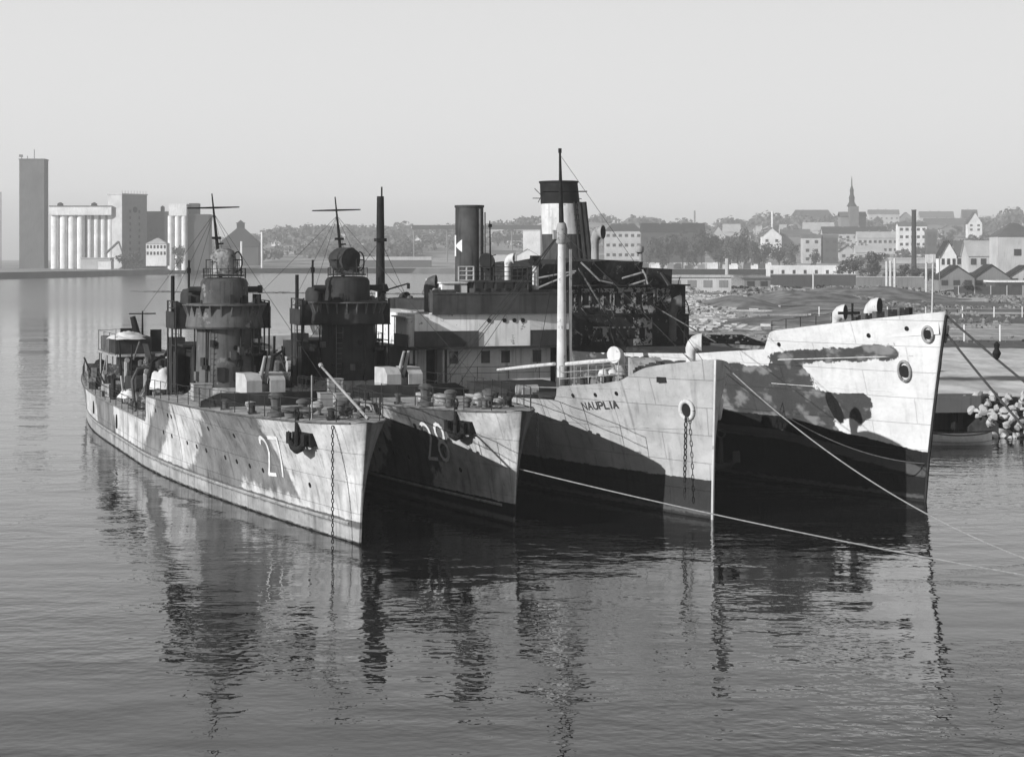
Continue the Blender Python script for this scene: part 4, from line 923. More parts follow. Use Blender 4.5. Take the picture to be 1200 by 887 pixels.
    for dy, r_ in ((-.25, .06), (.1, .09), (.45, .12), (.85, .18), (1.2, .22)):
        mb = MB(); mb.tube([T(10.5) + Vector((1.75, dy + .1, 0)), T(15.9) + Vector((1.6, dy, 0))], r_, 8); mb.build('steam_pipe', 'dark_steel', fu)
    mb = MB()
    for k in range(14): mb.cbox(T(10.8 + .38 * k) + Vector((1.72, .55, 0)), (.05, .4, .05))
    mb.tube([T(16.9) + Vector((0, -1.9, 0)), T(16.4) + Vector((0, -1.4, -.0)), T(15.9) + Vector((0, -1.7, 0))], .03, 5); mb.tube([T(16.2) + Vector((0, -2.1, 0)), T(16.2) + Vector((0, 1.7, 0))], .03, 5); mb.build('funnel_ladder', 'dark_steel', fu)
    mb = MB(); mb.tube([(-80, 0, 6), (-80, 0, 9)], .35, 10); mb.box(-76, -60, -4.5, 4.5, 5.4, 7.5); mb.build('after_house', 'burnt', root)
    return root, H

S1, H1 = warship('torpedo_boat', 'camouflaged torpedo boat numbered 27, outermost of the moored row, its hull sunlit', (-6.33, 80.7, 0), '27', 3, 0)
S2, H2 = warship('torpedo_boat', 'darker torpedo boat numbered 28, moored between boat 27 and the cargo steamer', (.09, 86.7, 0), '28', 11, 1)
S3, H3 = nauplia()
S4, H4 = wreck()

def tarp(S, name, label, c, r, seed):
    mb = MB(); rng = random.Random(seed); rows = []
    for i in range(9):
        q = i / 8; rows.append([Vector((r[0] * q * math.cos(a), r[1] * q * math.sin(a), r[2] * (1 - q ** 2.2) * (1 + .5 * noise.noise(Vector((q * 2 * math.cos(a), q * 2 * math.sin(a), seed)))) )) + Vector((0, 0, .18 * noise.noise(Vector((q * 5 * math.cos(a), q * 5 * math.sin(a), seed + 4))))) for a in (2 * math.pi * k / 20 for k in range(20))])
    mb.quadmesh(rows, True); p = loc0(S, c)
    o = mb.build(name, 'canvas', smooth=60); o.location = p; o.rotation_euler.z = HEAD; tag(o, label, 'tarpaulin', 'tarpaulins left on the boats')
def loc0(S, p): return Matrix.Translation(S.location) @ Matrix.Rotation(S.rotation_euler.z, 4, 'Z') @ Vector(p)
tarp(S1, 'tarpaulin', 'crumpled white tarpaulin over gear amidships on boat 27', (-41.5, -1.6, 3.9), (1.5, 1.2, 1.1), 3)
tarp(S1, 'tarpaulin', 'flat white tarpaulin on the aft gun platform of boat 27', (-59.4, -1.2, 6.2), (1.3, 1.5, .45), 5)
tarp(S1, 'tarpaulin', 'small pale tarpaulin low on the deck of boat 27 near the davit', (-46.5, -2.9, 3.0), (1.1, .8, .6), 7)
# ---------------------------------------------------------------- water
WAVE = .95
def water_mat():
    m, nt, b = nodes('harbour_water')
    co = add(nt, 'ShaderNodeNewGeometry').outputs['Position']
    b.inputs['Base Color'].default_value = (.01, .01, .01, 1); b.inputs['Roughness'].default_value = .06
    b.inputs['IOR'].default_value = 1.33; b.inputs['Specular IOR Level'].default_value = .5
    sp = add(nt, 'ShaderNodeSeparateXYZ'); nt.links.new(co, sp.inputs[0]); nt.links.new(step_(nt, sp.outputs[1], 150, 520, .0, .2), b.inputs['Roughness'])
    a = noise_(nt, co, 1.0, 1.0, (.75, 1.0, 1), .4)
    c = noise_(nt, co, 1.0, 1.0, (3.0, 3.0, 1), .4)
    d = noise_(nt, co, 1.0, 1, (.16, .3, 1), .4)
    patch = step_(nt, noise_(nt, co, 1.0, 2, (.03, .06, 1)), .36, .62, .3, 1.4)
    patch = math_(nt, 'MULTIPLY', patch, step_(nt, sp.outputs[1], 150, 500, 1.0, .85))
    h = math_(nt, 'ADD', math_(nt, 'MULTIPLY', a, .03), math_(nt, 'MULTIPLY', c, .012))
    h = math_(nt, 'ADD', math_(nt, 'MULTIPLY', h, patch), math_(nt, 'MULTIPLY', d, .07))
    bp = add(nt, 'ShaderNodeBump'); bp.inputs['Strength'].default_value = 1; bp.inputs['Distance'].default_value = WAVE
    nt.links.new(h, bp.inputs['Height']); nt.links.new(bp.outputs[0], b.inputs['Normal'])
    return m
mb = MB(); mb.face([(-2400, -40, 0), (2400, -40, 0), (2400, 3900, 0), (-2400, 3900, 0)])
tag(mb.build('water', water_mat()), kind='structure')
# ---------------------------------------------------------------- land
def ground_mat():
    m, nt, b = nodes('waste_ground')
    co = add(nt, 'ShaderNodeTexCoord').outputs['Object']
    sep = add(nt, 'ShaderNodeSeparateXYZ'); nt.links.new(co, sep.inputs[0])
    n1 = noise_(nt, co, .06, 5, (1, .5, 1)); n2 = noise_(nt, co, .35, 6, (1, .35, 1), .7)
    y = math_(nt, 'ADD', sep.outputs[1], math_(nt, 'MULTIPLY', math_(nt, 'SUBTRACT', n1, .5), 26))
    v = math_(nt, 'ADD', .0, .55)
    for a, b2, val in ((152, 157, .1), (206, 224, .1), (224, 276, .34), (276, 328, .12), (328, 334, .4), (334, 414, .13), (414, 470, .4), (470, 5000, .36)):
        k = math_(nt, 'MULTIPLY', step_(nt, y, a - 1.5, a + 1.5), step_(nt, y, b2 + 1.5, b2 - 1.5)); v = mixf(nt, k, v, val)
    # the bare rubble corner by the inlet
    k = step_(nt, math_(nt, 'SUBTRACT', sep.outputs[0], math_(nt, 'MULTIPLY', sep.outputs[1], .155)), 4, -6)
    k = math_(nt, 'MULTIPLY', k, step_(nt, sep.outputs[1], 225, 245))
    v = mixf(nt, k, v, mixf(nt, step_(nt, n2, .42, .6), .16, .42))
    v = math_(nt, 'MULTIPLY', v, step_(nt, n2, .3, .7, .7, 1.3))
    gray(nt, v, b.inputs['Base Color']); b.inputs['Roughness'].default_value = .95; b.inputs['Specular IOR Level'].default_value = .1
    return m
mat('far_ground', .28, .5, .02); mat('quay_face', .1, .25, .05, streak=.3); mat('stone', .4, .2, .8, wear=.05, wearv=.25); mat('concrete', .3, .2, .5, streak=.3)
mat('foliage', .07, .5, .25, rough=.9, spec=.1); mat('foliage_far', .095, .5, .05, rough=.9, spec=.05); mat('bark', .05, .3, 2)
def land(name, pts, z, m, skirt, seg=None):
    bm = bmesh.new(); top = [bm.verts.new((x, y, z)) for x, y in pts]; low = [bm.verts.new((x, y, -2)) for x, y in pts]
    f = bm.faces.new(top)
    n = len(pts)
    for i in range(n): bm.faces.new((low[i], low[(i + 1) % n], top[(i + 1) % n], top[i])).material_index = 1
    bmesh.ops.triangulate(bm, faces=[f]); bmesh.ops.recalc_face_normals(bm, faces=bm.faces)
    me = bpy.data.meshes.new(name); bm.to_mesh(me); bm.free(); me.materials.append(m); me.materials.append(MATS[skirt])
    o = bpy.data.objects.new(name, me); COL.objects.link(o); return tag(o, kind='structure')
near = [(20.2, 246), (28.5, 246), (27.6, 139), (27.2, 134.5), (31.6, 134), (34, 133.9), (60, 133.9), (400, 160), (2300, 300), (2300, 3850), (700, 3850), (380, 1900), (190, 1180), (112, 700), (92, 640), (62, 600), (14, 560), (10, 480), (38, 474), (41, 460), (36, 430), (33, 400), (29, 350), (25, 300)]
land('ground', near, 2.3, ground_mat(), 'quay_face')
def P2(px, py): Y = EYE * FPX / (py - HOR); return ((px - 600) * Y / FPX, Y)
shore = [P2(-800, 331), P2(-200, 329), P2(0, 327), P2(120, 324), P2(240, 319.5), P2(330, 317), P2(400, 317), P2(445, 319.5), P2(560, 321), P2(915, 321.4)]
far = shore + [(240, 1300), (900, 1500), (2300, 1600), (2300, 3880), (-2380, 3880), (-2380, 900)]
land('far_shore', far, 3.4, MATS['far_ground'], 'quay_face')
def terr(X, Y):
    side = max(0, min(1, (X / Y + .17) / .05))
    k = max(0, min(1, (Y - 1400) / 1100))
    h = 38 + 9 * math.sin(X * .006 + 1) + 5 * math.sin(X * .017)
    h += 8 * max(0, min(1, (X / Y - .1) / .15))
    return 3.4 + side * h * (k * k * (3 - 2 * k) * .6 + k * .4) - (1 - side) * .6
mb = MB(); mb.quadmesh([[Vector((X, Y, terr(X, Y))) for X in range(-1700, 2300, 50)] for Y in range(1360, 3700, 60)])
tag(mb.build('hills', MATS['far_ground'], smooth=60), kind='structure')
# the low mole lying in the harbour on the left
mb = MB(); rng = random.Random(5)
p0 = Vector((*P2(157, 342), 0)); p1 = Vector((*P2(600, 346), 0))
for i in range(240):
    p = p0.lerp(p1, (i + rng.random()) / 240); s = rng.uniform(.5, 1.1); mb.cbox(p + Vector((0, rng.uniform(-1.5, 1.5), .05)), (s * 3.4, s * 1.2, s * .4), rng.uniform(0, 3), rng.uniform(-.3, .3))
tag(mb.build('stone_mole', 'quay_face', None), 'long low line of stones lying in the water behind the two torpedo boats', 'breakwater')
# ---------------------------------------------------------------- rocks
def rock_mesh(seed):
    rng = random.Random(seed); bm = bmesh.new(); bmesh.ops.create_icosphere(bm, subdivisions=2, radius=1)
    sc = Vector((rng.uniform(.8, 1.2), rng.uniform(.65, .95), rng.uniform(.5, .75)))
    for v in bm.verts:
        n = noise.noise(v.co * 1.1 + Vector((seed * 7, 0, 0))); v.co = Vector((v.co.x * sc.x, v.co.y * sc.y, v.co.z * sc.z)) * (1 + .25 * n)
    for ax in range(9):
        d = Vector((rng.gauss(0, 1), rng.gauss(0, 1), rng.gauss(0, .8))).normalized()
        for v in bm.verts:
            k = v.co.dot(d)
            if k > .36: v.co -= d * (k - .36)
    me = bpy.data.meshes.new('boulder'); bm.to_mesh(me); bm.free(); me.materials.append(MATS['stone']); return me
RK = [rock_mesh(i) for i in range(6)]
rng = random.Random(9)
n = 0
for i in range(216):   # riprap slope at the right
    t = (i % 9 + rng.uniform(-.3, .3)) / 8; u = rng.random()
    X = 31.0 + .56 * (i // 9) + rng.uniform(-.16, .16) + .28 * (i % 2); Y = 127.4 + t * 6.0; z = -.1 + t * 2.45
    o = bpy.data.objects.new('boulder', RK[rng.randrange(6)]); COL.objects.link(o)
    s = rng.uniform(.36, .6); o.scale = (s * rng.uniform(.9, 1.35), s, s * rng.uniform(.7, .95)); o.location = (X + (1 - t) * .9, Y, z + rng.uniform(-.1, .25)); o.rotation_euler = (rng.uniform(-.5, .5), rng.uniform(-.5, .5), rng.uniform(0, 6))
    tag(o, 'pale boulder in the heaped stone bank beside the rowing boat', 'boulder', 'boulders of the stone bank')
mb = MB(); mb.prism([(31.2, 133.8), (34.2, 127.6), (70, 128), (70, 133.8)], -1, lambda x, y: -.2 + max(0, (y - 127.6)) * .37); tag(mb.build('stone_bank', 'dark_steel'), kind='structure')
mb = MB()
for i in range(900):
    k = rng.random() ** .8; Y = 250 + k * 225
    xl = interp([(246, 20.2), (300, 25), (350, 29), (400, 33), (430, 36), (460, 41), (475, 38)])(Y)
    X = xl + abs(rng.gauss(0, 5)) * (.4 + Y / 500) - .6; s = rng.uniform(.25, .8) * (.7 + Y / 500)
    mb.cbox((X, Y, 2.2 if X > xl + .8 else rng.uniform(0, 2)), (s * 1.6, s * 1.2, s * .8), rng.uniform(0, 3), rng.uniform(-.5, .5))
for i in range(500):
    X = rng.uniform(12, 42); mb.cbox((X, 474 + rng.uniform(-3, 3), rng.uniform(.2, 2.4)), (1.6, 1.3, 1.1), rng.uniform(0, 3), rng.uniform(-.5, .5))
tag(mb.build('rubble', 'stone'), kind='stuff')
for i in range(11):
    X, Y = rng.uniform(33, 55), rng.uniform(290, 420); mb = MB(); mb.cbox((0, 0, 0), (rng.uniform(3, 8), .5, .3), 0, rng.uniform(-.1, .1))
    o = mb.build('beam', 'concrete'); o.location = (X, Y, 2.6); o.rotation_euler.z = rng.uniform(-.6, .9); tag(o, 'pale beam lying loose on the rubble shore behind the burnt ship', 'beam', 'beams on the rubble shore')
# mounds of rough grass
mat('rough_grass', .17, .5, .25, rough=.95, spec=.05)
mb = MB()
def mound(cx, cy, rx, ry, h):
    rows = []
    for i in range(13):
        r = i / 12; rows.append([Vector((cx + rx * r * math.cos(a), cy + ry * r * math.sin(a), 2.28 + h * (1 - r * r) ** 1.5 * (1 + .5 * noise.noise(Vector((cx + rx * r * math.cos(a), cy + ry * r * math.sin(a), 0)) * .12)))) for a in (2 * math.pi * k / 28 for k in range(28))])
    mb.quadmesh(rows, True)
for a in ((44, 380, 9, 30, 1.8), (60, 400, 18, 40, 2.2), (55, 330, 14, 28, 1.2), (80, 440, 24, 30, 2.4), (50, 290, 14, 18, .8), (38, 285, 8, 18, .9)): mound(*a)
tag(mb.build('mounds', 'rough_grass', smooth=60), kind='structure')
mb = MB()
for i in range(7000):
    Y = 215 + rng.random() ** .8 * 330; X = rng.uniform(.045 * Y + 12, .3 * Y); s = rng.uniform(.15, .5) * Y / 300
    if noise.noise(Vector((X * .05, Y * .02, 3))) < .02: continue
    a = rng.uniform(0, 3); c = Vector((X, Y, 2.25 + (.9 if noise.noise(Vector((X * .05, Y * .02, 3))) > .3 else 0)))
    mb.face([c + Vector((-s * math.cos(a), -s * math.sin(a), 0)), c + Vector((s * math.cos(a), s * math.sin(a), 0)), c + Vector((s * .6 * math.cos(a), s * .6 * math.sin(a), s * .9)), c + Vector((-s * .4 * math.cos(a), 0, s * .8))])
tag(mb.build('grass_tufts', 'rough_grass'), kind='stuff')
# ---------------------------------------------------------------- timber pier and slab quay
t = thing('timber_pier', 'timber pier on dark posts at the edge of the waste ground behind the white bow', 'pier', (24, 243, 0))
mb = MB(); mb.box(-4.6, 5.5, -3.2, 3.2, 2.0, 2.32); mb.build('deck', 'concrete', t)
for i in range(8):
    mb = MB(); mb.tube([(-4.4 + i * 1.35, -3, -1), (-4.4 + i * 1.35, -3, 2.0)], .17, 8); mb.build('pile', 'black_steel', t)
mb = MB(); mb.box(-4.6, 1.5, 1, 3, -1, 2.0); mb.build('shaded_bank', 'black_steel', t)  # bank coloured black to carry the shade under the pier deck
t = thing('slab_quay', 'concrete slab quay jutting over dark water to the right of the white bow', 'quay', (29, 134, 0))
mb = MB(); mb.prism([(-3, -2.6), (3.0, -2.0), (4.3, 1.2), (-3, 1.2)], 1.35, 2.42); mb.build('slab', 'quay_face', t, bevel=.03)
for x in (-2.2, -.3, 1.4):
    mb = MB(); mb.tube([(x, -1.0, -1), (x, -1.0, 1.35)], .25, 8); mb.build('pile', 'black_steel', t)
mb = MB(); mb.box(-3, 2.6, .6, 1.0, -1, 1.34); mb.build('back_wall', 'black_steel', t)  # black colour stands in for the shadow under the slab
# rowing boat
t = thing('rowing_boat', 'pale clinker rowing boat lying on the water below the slab quay', 'boat', (28.4, 123.3, 0), R(3))
mb = MB(); rows = []
for i in range(17):
    u = i / 16; x = -2.2 + 4.4 * u; w = .82 * (1 - abs(u * 1.85 - .9) ** 2.6 * .75) if u < .9 else .82 * .45 * (1 - (u - .9) / .1) + .03
    w = max(w, .04); sh = .68 + .2 * (2 * u - 1) ** 2
    rows.append([Vector((x, w * math.sin(R(a)) * (1 if abs(a) > 60 else .95), -.12 + (sh + .12) * (1 - math.cos(R(a))) )) for a in (-90, -72, -54, -36, -18, 0, 18, 36, 54, 72, 90)])
mb.quadmesh(rows); mb.face(rows[0]); hb = mb.build('hull', 'boat_paint', t, smooth=40)
mb = MB()
for sd in (0, -1): mb.tube([r[sd] for r in rows], .045, 5)
mb.tube([r[2] + Vector((0, -.02, 0)) for r in rows], .02, 4); mb.build('gunwale', 'grey_steel', t)
for x in (-1.2, 0, 1.1):
    mb = MB(); mb.box(x - .12, x + .12, -.72, .72, .48, .52); mb.build('thwart', 'boat_paint', t)
# ---------------------------------------------------------------- mooring lines
def rope(a, b2, sag, r, label, m='rope', lump=None):
    a, b2 = Vector(a), Vector(b2); pts = [a.lerp(b2, i / 40) - Vector((0, 0, sag * 4 * (i / 40) * (1 - i / 40))) for i in range(41)]
    mb = MB(); mb.tube(pts, r, 6); o = mb.build('mooring_rope', m)
    return tag(o, label, 'rope', 'mooring ropes')
def loc(S, p): return Matrix.Translation(S.location) @ Matrix.Rotation(S.rotation_euler.z, 4, 'Z') @ Vector(p)
rope(loc(S2, H2.pt(.3, 2.5, 1, .02)), (34, 60, -.6), .6, .028, 'long pale rope running from the bow of boat 28 low across the water')
rope(loc(S3, H3.pt(.7, 7.0, 1, .05)), at(1500, 715, 68), 2.5, .03, 'thick pale rope running down from the cargo steamer to the water on the right')
rope(loc(S3, H3.pt(1.3, 6.6, 1, .05)), loc(S4, H4.pt(.1, 1.9, -1, .02)), .9, .026, 'thinner pale rope crossing the dark hull of the burnt ship to its stem')
rope(loc(S4, H4.pt(.1, 9.1, 1, .02)), at(1560, 700, 66), .5, .055, 'upper dark rope from the tip of the white bow, with a rat guard on it', 'dark_rope')
rope(loc(S4, H4.pt(.35, 8.3, 1, .02)), at(1480, 790, 62), .5, .055, 'lower dark rope leading steeply down from the white bow', 'dark_rope')
mb = MB(); c = at(1168, 410, 86); mb.lathe([(.02, -.3), (.12, -.2), (.2, 0), (.1, .2), (.14, .4), (.06, .5), (.02, .52)], c - Vector((0, 0, .15)), 12); tag(mb.build('rat_guard', 'black_steel'), 'small dark guard hanging on the upper rope off the white bow', 'rat guard')
# ---------------------------------------------------------------- far buildings
for nm, v in (('wall_white', .72), ('wall_pale', .45), ('wall_mid', .2), ('wall_dark', .07), ('roof_dark', .035), ('roof_mid', .12), ('roof_pale', .42), ('brick', .14)): mat(nm, v, .14, .12, rough=.85, streak=.25)
mat('far_window', .04, .1, 1)
def ground_at(px, py):
    """where the line of sight through the row py meets the rising ground"""
    Y = 1400
    while Y < 2900:
        X = (px - 600) * Y / FPX
        if HOR + (EYE - terr(X, Y)) * FPX / Y <= py: break
        Y += 8
    return Y
def house(label, px0, px1, ywall, yroof, ybase, wall, roof, Y=None, kind='side', nw=4, nr=1, depth=None, rz=0, cat='house', group='houses of the town', chim=1, wc='far_window'):
    pc = (px0 + px1) / 2
    if Y is None: Y = ground_at(pc, ybase)
    k = Y / FPX; X = (pc - 600) * k; w = (px1 - px0) * k; zb = EYE - (ybase - HOR) * k; zw = EYE - (ywall - HOR) * k; zr_ = EYE - (yroof - HOR) * k
    d = depth or max(8, w * .6) if kind == 'gable' else (depth or min(w, 12))
    t = thing('house' if cat == 'house' else cat.replace(' ', '_'), label, cat, (X, Y, zb), rz, group)
    h = zw - zb; hr = zr_ - zb
    mb = MB(); x0, x1, y0, y1 = -w / 2, w / 2, 0, d
    if kind == 'gable':
        mb.prism([(x0, y0), (x1, y0), (x1, y1), (x0, y1)], -6, h)
        v = [Vector(p) for p in ((x0, y0, h), (x1, y0, h), (0, y0, hr - .1), (x0, y1, h), (x1, y1, h), (0, y1, hr - .1))]
        mb.face(v[:3]); mb.face([v[3], v[5], v[4]])
    else:
        mb.prism([(x0, y0), (x1, y0), (x1, y1), (x0, y1)], -6, h)
        if kind == 'side':
            mb.face([(x0, y0, h), (x0, y1, h), (x0, d / 2, hr - .1)]); mb.face([(x1, y0, h), (x1, y1, h), (x1, d / 2, hr - .1)])
    mb.build('wall', wall, t)
    mb = MB(); e = .5
    if kind == 'gable':
        for s in (-1, 1):
            P = [Vector((s * (w / 2 + e), -e, h - e * (hr - h) / (w / 2))), Vector((s * (w / 2 + e), d + e, h - e * (hr - h) / (w / 2))), Vector((0, d + e, hr)), Vector((0, -e, hr))]
            va = [mb.bm.verts.new(p) for p in P]; vb = [mb.bm.verts.new(p + Vector((0, 0, .35))) for p in P]
            mb.bm.faces.new(va); mb.bm.faces.new(vb[::-1])
            for i in range(4): mb.bm.faces.new((va[i], va[(i + 1) % 4], vb[(i + 1) % 4], vb[i]))
    elif kind == 'side':
        for a, b2 in ((-e, d / 2), (d + e, d / 2)):
            P = [Vector((x0 - e, a, h - .2)), Vector((x1 + e, a, h - .2)), Vector((x1 + e, b2, hr)), Vector((x0 - e, b2, hr))]
            va = [mb.bm.verts.new(p) for p in P]; vb = [mb.bm.verts.new(p + Vector((0, 0, .35))) for p in P]
            mb.bm.faces.new(va); mb.bm.faces.new(vb[::-1])
            for i in range(4): mb.bm.faces.new((va[i], va[(i + 1) % 4], vb[(i + 1) % 4], vb[i]))
    elif kind == 'hip':
        ii = min(w / 2 - .1, d / 2)
        b4 = [(x0 - e, -e, h), (x1 + e, -e, h), (x1 + e, d + e, h), (x0 - e, d + e, h)]; r0, r1 = (x0 + ii, d / 2, hr), (x1 - ii, d / 2, hr)
        mb.face([b4[0], b4[1], r1, r0]); mb.face([b4[2], b4[3], r0, r1]); mb.face([b4[1], b4[2], r1]); mb.face([b4[3], b4[0], r0]); mb.face(b4)
    else: mb.box(x0 - e, x1 + e, -e, d + e, h, hr)
    ro = mb.build('roof', roof, t)
    if chim:
        for i in range(chim):
            cx = x0 + w * (.25 + .5 * (i + .3) / chim); mb = MB(); mb.box(cx - .6, cx + .6, d / 2 - .5, d / 2 + .5, h, hr + 1.8); mb.build('chimney', 'wall_mid', ro)
    if nw:
        for r_ in range(nr):
            for i in range(nw):
                cx = x0 + w * (i + .5) / nw; cz = h * (r_ + .55) / nr; ww = min(1.3, w / nw * .27); hh = min(2.4, h / nr * .5)
                mb = MB(); mb.box(cx - ww, cx + ww, -.12, .05, cz - hh / 2, cz + hh / 2); mb.build('window', wc, t)
    return t
mat('apron', .5, .2, .05)
mb = MB(); mb.face([(X_ap, Y_ap, 3.42) for X_ap, Y_ap in ((-8, 1262), (178, 1262), (215, 1392), (-14, 1392))]); tag(mb.build('quay_apron', 'apron'), kind='structure')
mb = MB(); mb.face([(X_ap, Y_ap, 3.42) for X_ap, Y_ap in ((-330, 1305), (-215, 1345), (-215, 1365), (-330, 1330))]); tag(mb.build('quay_road', 'apron'), kind='structure')
rq = random.Random(31)
for i in range(16):
    px = 705 + 13 * i + rq.uniform(-4, 4); Y = 1285 + rq.uniform(-10, 10); w = rq.uniform(3, 8); hh = rq.uniform(1.6, 3.6); mb2 = MB(); mb2.cbox((0, 0, hh / 2), (w, 3, hh)); mb2.cbox((w * .2, 0, hh + .4), (w * .5, 2.4, .9)); o = mb2.build('freight_stack', rq.choice(['wall_white', 'wall_dark', 'wall_pale', 'wall_mid'])); o.location = ((px - 600) * Y / FPX, Y, 3.42)
    tag(o, 'small freight stack standing on the pale far quay', 'freight', 'freight stacks on the far quay')
# --- silos and mill on the far left shore
Y0 = 1290
def X_(px, Y): return (px - 600) * Y / FPX
def Z_(py, Y): return EYE - (py - HOR) * Y / FPX
t = thing('silo_tower', 'tall plain dark brick tower at the far left shore', 'tower', (X_(37.5, Y0 + 30), Y0 + 30, 3.4), R(3))
h = Z_(185, Y0) - 3.4
mb = MB(); mb.box(-8.4, 8.4, -1, 14, -1, h); mb.build('wall', 'brick', t)
mb = MB(); mb.box(-8.7, 8.7, -1.3, 14.3, h, h + .8); rf = mb.build('roof', 'roof_mid', t)
for x, hh in ((-4, 3), (.6, 7.5), (-8, 2.4)):
    mb = MB(); mb.tube([(x, 5, h), (x, 5, h + hh)], .3, 6)
    if x == -8: mb.cbox((x - .4, 5, h + 3), (2.4, 1.5, 1.6))
    mb.build('antenna', 'wall_mid', rf)
t = thing('grain_silo', 'long white grain silo of tall round cells beside the dark tower', 'silo', (X_(92, Y0), Y0 + 6, 3.4))
k = Y0 / FPX; x0 = (56 - 92) * k; x1 = (129 - 92) * k
cells = [56, 66.5, 76.5, 86.5] + [97, 105.5, 113.5, 121.5]
for i, c in enumerate(cells):
    wpx = (10.2 if i < 4 else 8.3); r_ = wpx * k / 2 * .93; cx = (c + wpx / 2 - 92) * k
    mb = MB(); mb.lathe([(r_, -1), (r_, Z_(252, Y0) - 3.4)], (cx, 2 if i < 4 else 4, 0), 20); mb.build('silo_cell', 'wall_white', t, smooth=50)
mb = MB(); mb.box(x0, x1, 2.4, 12, -1, Z_(252, Y0) - 3.4); mb.build('back_wall', 'wall_mid', t)
mb = MB(); mb.box(x0, x1, -2.4, 13, Z_(252, Y0) - 3.4, Z_(242, Y0) - 3.4); g = mb.build('top_gallery', 'wall_white', t)
mb = MB(); mb.box(x0, x1, -2.9, 13.5, Z_(242, Y0) - 3.4, Z_(241, Y0) - 3.4); mb.build('roof', 'roof_mid', g)
for c in (67, 107): mb = MB(); mb.lathe([(2.2, 0), (1.9, 1.6), (.1, 2.4)], ((c - 92) * k, 3, Z_(241, Y0) - 3.4), 12); mb.build('roof_vent', 'roof_dark', g)
t = thing('elevator_tower', 'square elevator tower, one face sunlit, the other darkened as shade, right of the white silo', 'tower', (X_(142, Y0), Y0 + 2, 3.4), R(52))
h = Z_(228, Y0) - 3.4
mb = MB(); mb.box(-.0, 22.0, 0, 14, -1, h); mb.build('wall', 'wall_pale', t)
mb = MB(); mb.box(0, 21.6, -.4, 0, -1, h - .2); mb.build('shaded_wall', 'wall_mid', t)  # darker sheet puts the shade of the face turned from the sun into colour
mb = MB(); mb.box(-.4, 22.4, -.6, 14.4, h, h + .7)
for i in range(9): mb.box(i * 2.6, i * 2.6 + .3, -.3, 0, h + .7, h + 2.8)
mb.build('roof_parapet', 'roof_pale', t)
mb = MB(); mb.lathe([(2.1, -.1), (2.1, .1)], (11, -.5, h - 10), 16, M=Matrix.Rotation(R(90), 4, 'X')); mb.build('round_sign', 'black_steel', t)
for r_ in range(8):
    for c_ in range(2): mb = MB(); mb.box(6 + 8 * c_, 7.6 + 8 * c_, -.5, -.41, 8 + r_ * 4.2, 10 + r_ * 4.2); mb.build('window', 'far_window', t)
mb = MB(); mb.tube([(-.5, 3, 18), (-14, 0, 10)], .8, 6); mb.build('conveyor', 'wall_mid', t)
t = thing('mill_block', 'grey flat roofed mill block with a low roof turret behind the elevator tower', 'building', (X_(183, Y0), Y0 + 20, 3.4))
mb = MB(); mb.box(-14, 12, 0, 18, -1, Z_(248, Y0) - 3.4); mb.build('wall', 'wall_dark', t)
for r_ in range(5):
    for c_ in range(6): mb = MB(); mb.box(-12 + 4 * c_, -10.4 + 4 * c_, -.1, .05, 9 + r_ * 4, 11 + r_ * 4); mb.build('window', 'far_window', t)
mb = MB(); mb.box(-14.4, 12.4, -.4, 18.4, Z_(248, Y0) - 3.4, Z_(247, Y0) - 3.4); mb.lathe([(1.4, 0), (1.4, 3), (.1, 4)], (0, 4, Z_(247, Y0) - 3.4), 10); mb.box(9, 11.5, 2, 6, Z_(247, Y0) - 3.4, Z_(238, Y0) - 3.4); mb.build('roof', 'roof_mid', t)
t = thing('grain_silo', 'smaller white silo of three round cells right of the grey mill block', 'silo', (X_(207, Y0), Y0 + 4, 3.4))
for c in (-8, .2, 8): mb = MB(); mb.lathe([(3.7 * .56, -1), (3.7 * .56, Z_(253, Y0) - 3.4)], (c * k, 0, 0), 16); mb.build('silo_cell', 'wall_white', t, smooth=50)
mb = MB(); mb.box(-4.5 * 1.3, 10 * k, 2, 12, -1, Z_(253, Y0) - 3.4); mb.build('back_wall', 'wall_mid', t)
mb = MB(); mb.box(-5.6, 6.2, -2.2, 12, Z_(253, Y0) - 3.4, Z_(239, Y0) - 3.4); mb.build('top_gallery', 'wall_white', t)
t = thing('silo_annex', 'dark narrow block with a taller core right of the three silo cells', 'building', (X_(228, Y0), Y0 + 6, 3.4))
mb = MB(); mb.box(-5.5, 8.5, 0, 14, -1, Z_(252, Y0) - 3.4); mb.box(-5, 1, 2, 12, Z_(252, Y0) - 3.4, Z_(238, Y0) - 3.4); mb.build('wall', 'wall_dark', t)
mb = MB(); mb.box(-5.8, 8.8, -.3, 14.3, Z_(252, Y0) - 3.4, Z_(251, Y0) - 3.4); mb.build('roof', 'roof_mid', t)
house('white office building with two window rows in front of the mill', 171, 195, 286, 279, 301, 'wall_white', 'roof_pale', Y0 - 30, 'hip', 6, 2, group=None, cat='building', chim=0)
house('low white shed at the quay below the white silo', 115, 130, 306, 305, 314, 'wall_white', 'roof_pale', Y0 - 40, 'flat', 0, group=None, cat='shed', chim=0)
house('low flat warehouse with pale roof along the far left quay', 95, 129, 303, 302, 311, 'wall_pale', 'roof_pale', Y0 - 20, 'flat', 0, group=None, cat='shed', chim=0)
t = thing('storehouse', 'dark storehouse with steep pyramid roof and a small cupola on the far shore', 'storehouse', (X_(282, 1500), 1500, 3.4)); k2 = 1500 / FPX
mb = MB(); mb.box(-16, 15, -10, 12, -1, Z_(288, 1500) - 3.4); mb.build('wall', 'wall_dark', t)
mb = MB(); zt_, zb_ = Z_(268, 1500) - 3.4, Z_(289, 1500) - 3.4
